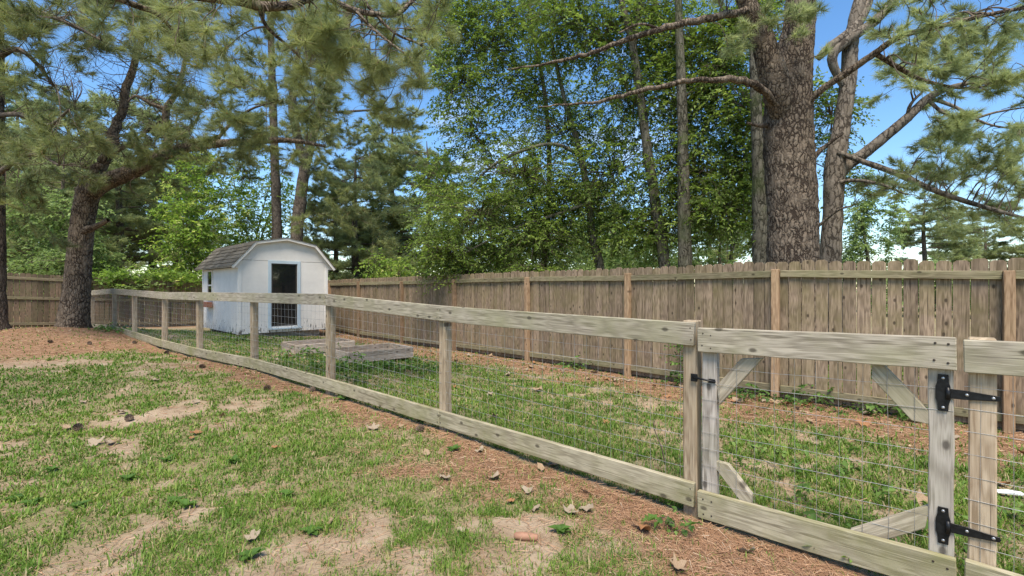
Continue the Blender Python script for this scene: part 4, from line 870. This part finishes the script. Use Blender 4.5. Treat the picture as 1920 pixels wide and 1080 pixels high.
bush('shrub', 'lit shrub behind fence between the slim trunks', 1200, 17, 2.6, 4.8, 480, 42, M_leafb, .15)
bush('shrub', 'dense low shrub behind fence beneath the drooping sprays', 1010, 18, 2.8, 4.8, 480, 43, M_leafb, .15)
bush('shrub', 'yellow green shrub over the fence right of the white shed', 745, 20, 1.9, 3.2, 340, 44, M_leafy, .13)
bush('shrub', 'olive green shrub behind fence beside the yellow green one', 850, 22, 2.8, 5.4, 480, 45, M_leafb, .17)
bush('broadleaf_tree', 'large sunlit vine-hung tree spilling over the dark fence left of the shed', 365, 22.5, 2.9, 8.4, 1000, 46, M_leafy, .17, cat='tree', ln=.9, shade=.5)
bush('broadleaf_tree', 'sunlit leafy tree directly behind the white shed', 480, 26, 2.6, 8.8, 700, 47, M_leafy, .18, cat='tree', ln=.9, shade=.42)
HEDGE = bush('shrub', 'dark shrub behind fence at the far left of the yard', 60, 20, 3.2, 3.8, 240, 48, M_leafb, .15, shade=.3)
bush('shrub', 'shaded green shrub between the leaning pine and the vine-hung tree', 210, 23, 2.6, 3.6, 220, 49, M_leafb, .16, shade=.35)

# ------------------------------------------------------------------ background pines (copies of two originals)
def proto_pine(name, H, spread, seed, first, dens=1.0):
    T = Tree(name, 'x y z w', (0, 0, 0), M_bark2, None, 'tree', seed); g = T.g
    T.limb([(0, 0, -.3), (.03, 0, .5), (.1, .05, H * .35), (-.1, .1, H * .7), (0, 0, H)], [.3, .24, .2, .13, .02], 'trunk', 9, 5, .03)
    z = first
    while z < H - .4:
        k = g.integers(2, 5); f = 1 - (z - first) / (H - first)
        for _ in range(k):
            a = g.random() * 2 * math.pi; ln = spread * (.35 + .75 * f ** .7) * g.uniform(.7, 1.15); dv = np.array([math.cos(a), math.sin(a), 0]); dr = g.uniform(-.12, .25)
            p0 = np.array([0, 0, z]); p1 = p0 + dv * ln * .5 + [0, 0, ln * dr * .5]; p2 = p0 + dv * ln + [0, 0, ln * dr]
            T.tw.add(spline([p0, p1, p2], 3), [.05 * f + .02, .03, .02, .01], 4)
            for j in range(int((4 + 4 * f) * dens)):
                u = g.uniform(.3, 1.02); q = p0 + (p2 - p0) * u; sdv = np.cross(dv, [0, 0, 1.]) * g.choice([-1, 1])
                pine_spray(T.nd, T.tw, q, dv * g.uniform(.3, 1) + sdv * g.uniform(.2, 1) + [0, 0, g.normal(.1, .2)], g.uniform(.5, 1.0), g, 5, .3, .012, .3)
        z += g.uniform(.35, .6)
    return T
def copy_tree(o, loc, rz, sc, label, group=None):
    c = o.copy(); COL.objects.link(c); c.matrix_basis = Matrix.Translation(loc) @ Matrix.Rotation(rz, 4, 'Z') @ Matrix.Scale(sc, 4)
    c['label'] = label
    if group: c['group'] = group
    for ch in list(o.children):
        d = ch.copy(); COL.objects.link(d); d.parent = c
    return c
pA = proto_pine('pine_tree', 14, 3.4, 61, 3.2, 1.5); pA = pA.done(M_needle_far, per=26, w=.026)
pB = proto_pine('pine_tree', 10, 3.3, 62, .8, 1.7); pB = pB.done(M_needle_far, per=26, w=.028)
def spot(px, Z): b_ = P(px, 540, Z); return Vector((b_.x, b_.y, gz(b_.x, b_.y)))
GP = 'pines in the wood beyond the dark fence'
first = {pA: True, pB: True}
def put(pr, px, Z, rz, sc, label, group=None):
    if first[pr]:
        first[pr] = False; pr.matrix_basis = Matrix.Translation(spot(px, Z)) @ Matrix.Rotation(rz, 4, 'Z') @ Matrix.Scale(sc, 4); pr['label'] = label
        if group: pr['group'] = group
    else: copy_tree(pr, spot(px, Z), rz, sc, label, group)
wood_l = 'soft green pine in the wood beyond the dark back fence'
for pr, px, Z, rz, sc in ((pB, 60, 27, 1., 1.0), (pA, -60, 25, 2.2, .95), (pB, 190, 31, 4., 1.15), (pA, 130, 34, .3, 1.1), (pB, -160, 24, 5., 1.0), (pB, 290, 34, 3.2, 1.2), (pA, 30, 40, 3.9, 1.3), (pA, 330, 30, 5.1, .9), (pB, 120, 23.5, 2.6, .8), (pA, 225, 27, 1.7, .9)):
    put(pr, px, Z, rz, sc, wood_l, GP)
put(pA, 738, 31, 1.1, .95, 'pale tall pine seen between the shed and the fence-line canopy')
put(pB, 668, 27, 2.0, .95, 'pale bushy pine behind fence just right of the shed roof')
put(pB, 800, 29, 4.4, 1.05, 'faded pine half hidden by the drooping leaf sprays')
put(pB, 1735, 33, .4, .8, 'small far pine over fence in the gap right of the grey forked trunk')
put(pB, 1845, 35, 2.9, .62, 'low far pine over fence with a rounded crown')
put(pB, 1790, 46, 5.2, .85, 'far pine over fence between the small and the low pine')
put(pB, 1935, 33, 1.9, .66, 'far pine over fence nearest the yard corner')
put(pB, 628, 27, 5.5, .72, 'small bushy pine filling the gap behind the shed and fence')
put(pB, 960, 38, .8, 1.1, 'far pine behind the leafy canopy left of the crooked trunk')
put(pB, 1120, 36, 3.3, 1.0, 'far pine behind the leafy canopy right of the crooked trunk')
put(pB, 1330, 34, 5.9, .9, 'far pine glimpsed left of the dark half-hidden trunk')
bush('broadleaf_tree', 'pale upright far tree over fence right of the grey forked trunk', 1632, 30, 1.7, 8.4, 620, 64, M_leafb, .2, cat='tree', ln=.8, shade=.6)
bush('shrub', 'low far shrub line over fence below the small far pine', 1740, 26, 3.8, 3.3, 520, 65, M_leafb, .18, shade=.6)
bush('shrub', 'low far shrub over fence below the low far pine', 1885, 25, 3.2, 3.1, 460, 66, M_leafb, .18, shade=.55)

# leafy wood closing the view beyond the fences (copies of one bushy tree)
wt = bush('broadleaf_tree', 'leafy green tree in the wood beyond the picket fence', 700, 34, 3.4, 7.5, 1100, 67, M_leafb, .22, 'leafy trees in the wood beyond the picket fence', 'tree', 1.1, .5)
for px, Z, rz, sc in ((620, 30, 1., .8), (790, 33, 2.1, .95), (880, 30, 3.3, .9), (970, 34, 4.2, 1.0), (1070, 29, 5.0, .85), (1160, 33, .4, 1.0), (1260, 28, 1.5, .85), (1350, 30, 2.9, .9), (1420, 26, 3.8, .75), (540, 36, 4.9, .9)):
    copy_tree(wt, spot(px, Z), rz, sc, wt['label'])
for px, Z, rz, sc in ((-40, 33, .7, .8), (80, 36, 1.9, .9), (180, 30, 3.1, .75), (270, 32, 4.4, .85), (-150, 30, 5.5, .85)):
    copy_tree(wt, spot(px, Z), rz, sc, 'leafy green tree among the pines beyond the dark back fence', 'leafy trees beyond the dark back fence')
for k, (px, Z, rz, sc) in enumerate(((130, 23.5, 1.2, .85), (255, 25, 2.5, .9), (320, 27, 4.1, 1.0), (0, 24, 5.3, .9), (560, 29, .6, 1.1), (690, 25, 3.0, .95))):
    copy_tree(HEDGE, spot(px, Z), rz, sc, ['low green shrub beyond the dark fence behind the leaning pine trunk', 'low green shrub beyond the dark fence under the vine-hung tree', 'taller shrub far beyond the vine-hung tree', 'dark green shrub beyond the dark fence near the straight dark pine', 'shrub in the corner of the wood behind the shed', 'dense shrub behind the picket fence right beside the shed eave'][k])
# pine trunks right behind the shed
for nm, lb, pth, Z, r, boxes, sd_ in (
    ('pine_tree', 'straight pine trunk directly behind the shed roof', [(519, 560), (519, 450), (518, 380), (515, 300), (512, 200), (508, 60), (505, -100)], 24, .27, [((330, -40, 640, 250), 110), ((400, 180, 600, 320), 40)], 71),
    ('pine_tree', 'forked pine behind the shed leaning right towards the open sky', [(552, 560), (556, 440), (563, 380), (572, 310), (590, 240), (612, 175), (640, 90), (660, -20)], 23.4, .32, [((540, -40, 820, 190), 110), ((570, 250, 700, 420), 50), ((620, 150, 760, 230), 12), ((600, 380, 720, 470), 16)], 72)):
    b_ = P(pth[0][0], 540, Z); g_ = gz(b_.x, b_.y); T = Tree(nm, lb, (b_.x, b_.y, g_), M_bark2, None, 'tree', sd_)
    T.limb([(b_.x, b_.y, g_ - .2)] + PP(pth, Z), [r * 1.3] + list(np.linspace(r, r * .5, len(pth))), 'trunk', 10, 5, .04)
    if sd_ == 72:
        T.limb(PP([(572, 310), (556, 250), (548, 200), (552, 150), (565, 60)], Z), [.2, .22, .2, .16, .08], 'limb', 8, 5, .04)
        T.limb(PP([(615, 212), (640, 210), (700, 206), (760, 202)], Z - .6), [.07, .06, .045, .015], 'limb', 6, 5, .04)
    for bx_, n_ in boxes: T.needle_box(bx_, n_, (Z - 2.5, Z + 1), .9, 7, .3, .4)
    T.done(M_needle, per=40, w=.016)

# ------------------------------------------------------------------ ivy and weeds
def clump(name, label, cat, pts, n, leaf, mat, seed, group=None, ln=.18, per=7, shade=.5, spread=(.3, .2, .1)):
    g = np.random.default_rng(seed); lv = Leaves(); tw = Tubes(); pts = [np.array(p, float) for p in pts]; base = pts[0]
    for _ in range(n):
        p = pts[g.integers(len(pts))] + g.normal(0, 1, 3) * spread; p[2] = max(p[2], gz(p[0], p[1]) + .02)
        d = unit(g.normal(0, 1, 3) * [1, 1, .3] + [0, 0, .35]); leaf_spray(lv, tw, p, d, ln * g.uniform(.6, 1.4), per, leaf, g, np.clip(shade + g.normal(0, .2), 0, 1), .0025, .25)
    t_ = thing(name, label, cat, tuple(base), group); link('leaves', lv.mesh('leaves', .7), mat, t_); tag(link('stems', tw.mesh('stems'), M_twig, t_), kind='stuff')
iv = []
for u in np.linspace(0, 1, 26):
    q = Vector((-15.35, 17.5, 0)).lerp(Vector((-11.4, 21.2, 0)), u); iv.append((q.x + .1, q.y, 1.86 - .1 * u))
clump('ivy', 'green vine draped along the top of the dark back fence', 'vine', iv, 420, .11, M_leafy, 81, None, .45, 9, .35, (.22, .3, .17))
clump('ivy', 'vine hanging down the dark fence close to the leaning pine', 'vine', [(-14.9, 17.7, 1.6), (-14.4, 18.1, 1.55), (-14.0, 18.5, 1.5)], 90, .11, M_leafb, 82, None, .35, 9, .4, (.25, .2, .2))
for k, (px, py, Z) in enumerate([(1415, 735, 6.4), (1520, 748, 6.05), (1660, 765, 5.7), (1730, 770, 5.45), (1275, 690, 7.1), (1085, 680, 8.9)]):
    b_ = P(px, py, Z); b_.z = gz(b_.x, b_.y)
    tall = k == 4
    clump('ivy', ['ivy at the fence foot under the orange brown post', 'low ivy trailing along the bottom rail right of that post', 'thick ivy behind the upper gate brace', 'ivy tuft at fence foot behind the gate hinge stile', 'ivy climbing the pickets behind the latch post', 'small ivy sprig at the fence foot below the drooping leaves'][k], 'vine',
          [tuple(b_ + Vector((0, 0, .06)))] if not tall else [tuple(b_ + Vector((0, 0, z))) for z in (.1, .3, .5, .7)], 34 if not tall else 46, .06, M_weed, 90 + k, None, .16, 6, .35, (.22, .12, .06) if not tall else (.06, .05, .1))
wl = ['broadleaf weeds growing in front of the paler raised bed', 'tall leafy weeds at the near corner of the paler raised bed', 'weeds beside the right end of the paler raised bed', 'weed patch in front of the darker raised bed', 'leafy weed at the kickboard below the second paddock post', 'weed patch in paddock beneath the gate infill wire', 'broad weed beside the lower gate brace on hinge side', 'weed patch in the paddock beyond the hinge side fence', 'low weed clump by the shed corner', 'weeds sprouting at the foot of the leaning pine', 'leafy weed by the kickboard joint in the orange straw', 'tuft of weed at latch post foot']
wp = [(690, 700, 8.1), (640, 706, 7.9), (760, 705, 8.0), (575, 668, 9.2), (655, 720, 6.9), (1500, 850, 3.9), (1620, 960, 2.85), (1890, 900, 3.0), (440, 640, 11.9), (215, 622, 12.1), (655, 742, 5.9), (1265, 965, 2.85)]
for k, (px, py, Z) in enumerate(wp):
    b_ = P(px, py, Z); b_.z = gz(b_.x, b_.y) + .05
    clump('weed', wl[k], 'weed', [tuple(b_)], 40 if k not in (4, 10, 11) else 8, .075 if Z > 5 else .05, M_weed, 110 + k, None, .17 if Z > 5 else .12, 6, .45, (.34, .26, .05) if k not in (4, 10, 11) else (.05, .05, .02))
def rosette(px, py, lab, seed, L_=.07, n=11):
    Z = EYE * F / (py - 540)
    for _ in range(4): q = P(px, py, Z); Z = (EYE - gz(q.x, q.y)) * F / (py - 540)
    g = np.random.default_rng(seed); lv = Leaves(); a = np.arange(n) * 2.4 + g.normal(0, .2, n); z = float(gz2(q.x, q.y)) + .012
    d = np.stack([np.cos(a), np.sin(a), g.uniform(.15, .6, n)], 1); nr = np.stack([-np.cos(a) * .3, -np.sin(a) * .3, np.ones(n)], 1)
    lv.add(np.tile([q.x, q.y, z], (n, 1)), d, nr, L_ * g.uniform(.6, 1.2, n), np.clip(.35 + g.normal(0, .12, n), 0, 1))
    tag(link('weed_rosette', lv.mesh('weed_rosette', .6, .1), M_weed), lab, 'weed', 'flat weed rosettes in the lawn')
for k, (px, py) in enumerate([(28, 935), (60, 945), (145, 955), (350, 955), (330, 945), (310, 865), (240, 900), (585, 1000), (850, 849), (470, 1050), (1050, 1000), (440, 870), (100, 880), (540, 930)]):
    rosette(px, py, 'small flat rosette of broad weed leaves in the lawn grass', 200 + k)

# ------------------------------------------------------------------ grass, pine straw
def scatter(n, rmin, rmax, a0, a1, g, pw=1.0):
    """points round the yard, thinner with distance"""
    u = g.random(n); r = rmin * (rmax / rmin) ** (u ** pw); a = g.uniform(a0, a1, n); return r * np.sin(a), r * np.cos(a)
def blades(name, x, y, length, width, g, rnd, lean=.9):
    n = len(x); z = gz2(x, y) - .004; az = g.random(n) * 2 * np.pi; ln = length; tl = np.clip(np.abs(g.normal(lean, .4, n)), .1, 1.5)
    d = np.stack([np.cos(az), np.sin(az)], 1); sdv = np.stack([-d[:, 1], d[:, 0], np.zeros(n)], 1) * (width / 2)[:, None]
    b0 = np.stack([x, y, z], 1); h1 = np.cos(tl * .55) * ln * .55; o1 = np.sin(tl * .55) * ln * .55
    m_ = b0 + np.stack([d[:, 0] * o1, d[:, 1] * o1, h1], 1)
    h2 = np.cos(tl * 1.25) * ln * .5; o2 = np.sin(tl * 1.25) * ln * .5; tp = m_ + np.stack([d[:, 0] * o2, d[:, 1] * o2, h2], 1)
    V = np.stack([b0 - sdv, b0 + sdv, m_ + sdv * .85, m_ - sdv * .85, tp], 1).reshape(-1, 3); i = np.arange(n)[:, None] * 5
    T_ = np.concatenate([i + [[0, 1, 2]], i + [[0, 2, 3]], i + [[3, 2, 4]]], 0)
    return mesh_np(name, V, T_, False, {'rnd': np.repeat(rnd, 5)})
g = np.random.default_rng(5)
x, y = scatter(800000, 1.9, 19, -1.0, .98, g, .82); gm, sm, dl, pad = masks(x, y); clumpn = fbm(x, y, .13, 2); tint = fbm(x, y, .8, 3)
keep = g.random(len(x)) < np.clip(gm * (.25 + 1.5 * np.clip(clumpn - .25, 0, 1)) + .012, 0, 1)
keep &= ~((np.abs(dl) < .05))
loc = (np.array([SM.inverted() @ Vector((a, b_, 0)) for a, b_ in ((0, 0),)]))
ca, sa = math.cos(SA), math.sin(SA); lx = (x - SC.x) * ca + (y - SC.y) * sa; ly = -(x - SC.x) * sa + (y - SC.y) * ca
keep &= ~((lx > -.03) & (lx < GWD + .03) & (ly > -.03) & (ly < SLN))
x, y, cn, tn, pd = x[keep], y[keep], clumpn[keep], tint[keep], pad[keep]; n = len(x); r_ = np.hypot(x, y)
ln = (.022 + .042 * g.random(n) ** 1.7) * (.5 + .95 * cn) * np.where(pd, 1.15, 1.0) * np.where(g.random(n) < .03, 1.7, 1); wd = np.clip(.0014 * r_, .0038, .014) * np.where(g.random(n) < .3, 1.5, 1.)
rnd = np.clip(.1 + .9 * (tn - .2) * .8 + .25 * (cn - .5) + g.normal(0, .17, n), 0, .85); rnd = np.where(g.random(n) < .1, g.uniform(.85, 1, n), rnd)
tag(link('grass', blades('grass', x, y, ln, wd, g, rnd), M_grass), 'patchy green lawn grass growing over the yard', 'grass', kind='stuff')
x, y = scatter(300000, 1.9, 19, -1.0, .98, g, .82); gm, sm, dl, pad = masks(x, y)
keep = g.random(len(x)) < np.clip(sm * .75 + .03 + .12 * (1 - gm), 0, 1) * (.35 + .9 * fbm(x, y, .3, 1)); x, y = x[keep], y[keep]; n = len(x); r_ = np.hypot(x, y)
az = g.random(n) * 2 * np.pi; ln = g.uniform(.06, .16, n); wd = np.clip(.001 * r_, .0022, .009); z = gz2(x, y) + .003 + g.random(n) * .012
d = np.stack([np.cos(az), np.sin(az), g.normal(0, .09, n)], 1) * ln[:, None] / 2; sv = np.stack([-np.sin(az), np.cos(az), g.normal(0, .4, n)], 1) * wd[:, None] / 2; c0 = np.stack([x, y, z], 1)
V = np.stack([c0 - d - sv, c0 - d + sv, c0 + d], 1).reshape(-1, 3)
tag(link('pine_straw', mesh_np('pine_straw', V, np.arange(len(V)).reshape(-1, 3), False, {'rnd': np.repeat(np.clip(g.normal(.5, .24, n), 0, 1), 3)}), M_straw), 'fallen orange brown pine needles lying over the bare ground', 'pine straw', kind='stuff')

# ------------------------------------------------------------------ fallen leaves, cones, sticks, small finds
def leaf_mesh(seed, L_, lobes):
    g = np.random.default_rng(seed); k = 14; a = np.linspace(0, 2*np.pi, k, endpoint=False)
    r = (1 + (.32 * np.cos(a * lobes) if lobes else 0)) * (1 + g.normal(0, .06, k)); V = [(0, 0, .006)]
    for ai, ri in zip(a, r):
        x_, y_ = math.cos(ai) * ri * L_ / 2, math.sin(ai) * ri * L_ * (.36 if lobes else .27); V.append((x_, y_, .35 * y_ * y_ / L_ * 4 + g.normal(0, .06) * L_ + .18 * L_ * abs(x_ / L_) ** 2 * 4))
    return V, [(0, i + 1, (i + 1) % k + 1) for i in range(k)]
LM = []
for k in range(12):
    V, Fc = leaf_mesh(k, 1.0, (0, 3, 0, 5)[k % 4]); me = MB().add(V, Fc).mesh('fallen_leaf', 0, True); me.materials.append((M_dry, M_dry2, M_dry3)[k % 3]); LM.append(me)
def ground_px(px, py):
    Z = EYE * F / (py - 540)
    for _ in range(5): q = P(px, py, Z); Z = (EYE - gz(q.x, q.y)) * F / (py - 540)
    return q.x, q.y, float(gz2(q.x, q.y))
def put_leaf(x, y, size, k, label, group=None):
    z = float(gz2(x, y)) + .018
    o = link('fallen_leaf', LM[k % 12], None, None, Matrix.Translation((x, y, z)) @ Matrix.Rotation(random.random() * 6.3, 4, 'Z') @ Matrix.Rotation(random.gauss(0, .3), 4, 'X') @ Matrix.Rotation(random.gauss(0, .2), 4, 'Y') @ Matrix.Scale(size, 4))
    tag(o, label, 'leaf', group)
hand = [(180, 832, .13, 1), (208, 834, .12, 1), (228, 776, .12, 4), (125, 806, .1, 0), (800, 856, .1, 0), (1040, 875, .13, 3), (1130, 870, .1, 0), (1270, 1066, .11, 3), (1400, 1040, .1, 4), (1205, 995, .13, 5), (1070, 965, .1, 1), (1100, 960, .11, 4), (475, 1018, .09, 7), (620, 985, .07, 0), (900, 735+115, .08, 1), (835, 905, .1, 4), (700, 805, .12, 7), (990, 925, .08, 1), (1005, 960, .08, 4), (1095, 925, .08, 0), (1195, 928, .09, 1), (865, 1000, .06, 4), (60, 800, .08, 4), (1015, 880, .1, 6)]
for k, (px, py, sz, m_) in enumerate(hand):
    x_, y_, z_ = ground_px(px, py); put_leaf(x_, y_, sz, (m_, m_ + 3, m_ + 6)[k % 3] if False else m_, 'curled dry leaf lying on the lawn side of the paddock fence', 'dry leaves on the lawn side')
gg = np.random.default_rng(77)
cnt = 0
while cnt < 110:
    x_, y_ = gg.uniform(-7, 6), gg.uniform(2.2, 11); gm_, sm_, dl_, pd_ = (v[0] for v in masks(np.array([x_]), np.array([y_])))
    if abs(x_ / y_) > 1.15 or dl_ < .1 or gg.random() > (.12 + .88 * sm_): continue
    if min(dist_poly(np.array([x_]), np.array([y_]), PRIV)[0]) < .1: continue
    if not pd_ and gg.random() < .5: continue
    cnt += 1
    if pd_: put_leaf(x_, y_, gg.uniform(.08, .17), int(gg.integers(12)), 'dry brown leaf lying inside the paddock', 'dry leaves inside the paddock')
    else: put_leaf(x_, y_, gg.uniform(.06, .12), int(gg.integers(12)), 'curled dry leaf lying on the lawn side of the paddock fence', 'dry leaves on the lawn side')
cb = MB()
for k in range(60):
    f = k / 59; a = k * 2.399; rr = .028 * math.sin(math.pi * (.12 + .8 * f)) + .004; zz = -.04 + .085 * f; c_, s_ = math.cos(a), math.sin(a); n = Vector((c_, s_, .25)); sdv = Vector((-s_, c_, 0)) * .011
    q = Vector((c_ * rr * .4, s_ * rr * .4, zz)); cb.add([q - sdv * .6, q + sdv * .6, q + n * rr * .75 + sdv, q + n * rr * .9 + Vector((0, 0, .006)), q + n * rr * .75 - sdv], [(0, 1, 2, 3, 4)])
cone = cb.mesh('pine_cone')
for (px, py) in [(242, 789), (145, 806), (500, 729), (585, 733), (786, 811), (95, 642), (168, 651), (253, 646), (312, 666), (380, 690)]:
    x_, y_, z_ = ground_px(px, py)
    tag(link('pine_cone', cone, M_cone, None, Matrix.Translation((x_, y_, z_ + .03)) @ Matrix.Rotation(random.random() * 6, 4, 'Z') @ Matrix.Rotation(1.4, 4, 'X') @ Matrix.Scale(1.0, 4)), 'dark open pine cone lying on the lawn', 'pine cone', 'pine cones on the lawn')
def stick(label, pts, r):
    tag(link('stick', MB().tube(spline(pts, 4), [r, r * .9, r * .5], 6).mesh('stick', 0, True), M_twig), label, 'stick')
x_, y_, z_ = ground_px(1232, 868); stick('thin bare upright stick inside the paddock near the latch post', [(x_ + .07, y_, z_ - .02), (x_ + .035, y_, z_ + .13), (x_ - .015, y_ + .02, z_ + .27), (x_ - .02, y_ + .02, z_ + .36)], .006)
x_, y_, z_ = ground_px(297, 652); stick('dark stick leaning on the kickboard near the leaning pine', [(x_, y_, z_), (x_ + .12, y_ + .1, z_ + .1), (x_ + .2, y_ + .2, z_ + .26)], .012)
x_, y_, z_ = ground_px(986, 1017)
V = []; 
ob = MB(); pts = [Vector((x_ - .068, y_ + .015, z_ + .02)), Vector((x_ - .06, y_ + .015, z_ + .02)), Vector((x_ - .03, y_ + .008, z_ + .022)), Vector((x_, y_, z_ + .023)), Vector((x_ + .035, y_ - .004, z_ + .021)), Vector((x_ + .062, y_ - .006, z_ + .02)), Vector((x_ + .068, y_ - .006, z_ + .02))]
ob.tube(pts, [.008, .018, .022, .022, .021, .017, .007], 12)
tag(link('wood_chunk', ob.mesh('wood_chunk', 0, True), plain('reddish_wood', (.33, .17, .105), .7, 0, .2, 25., .4)), 'smooth reddish brown oblong chunk lying on bare dirt', 'wood chunk')
x_, y_, z_ = ground_px(1893, 930)
V = [(-.12, -.05, .03), (0, -.06, .045), (.13, -.05, .03), (.14, .05, .035), (.01, .06, .05), (-.12, .05, .03)]
tag(link('white_scrap', MB().prism([(-.12, 0), (-.1, .015), (0, .03), (.12, .022), (.15, 0)], -.045, .045).mesh('white_scrap', .003), plain('white_plastic', (.75, .75, .74), .5), None, Matrix.Translation((x_, y_, z_ + .03)) @ Matrix.Rotation(-.4, 4, 'Z') @ Matrix.Scale(.6, 4)), 'flat white scrap lying in the weeds beyond the hinge post', 'scrap')
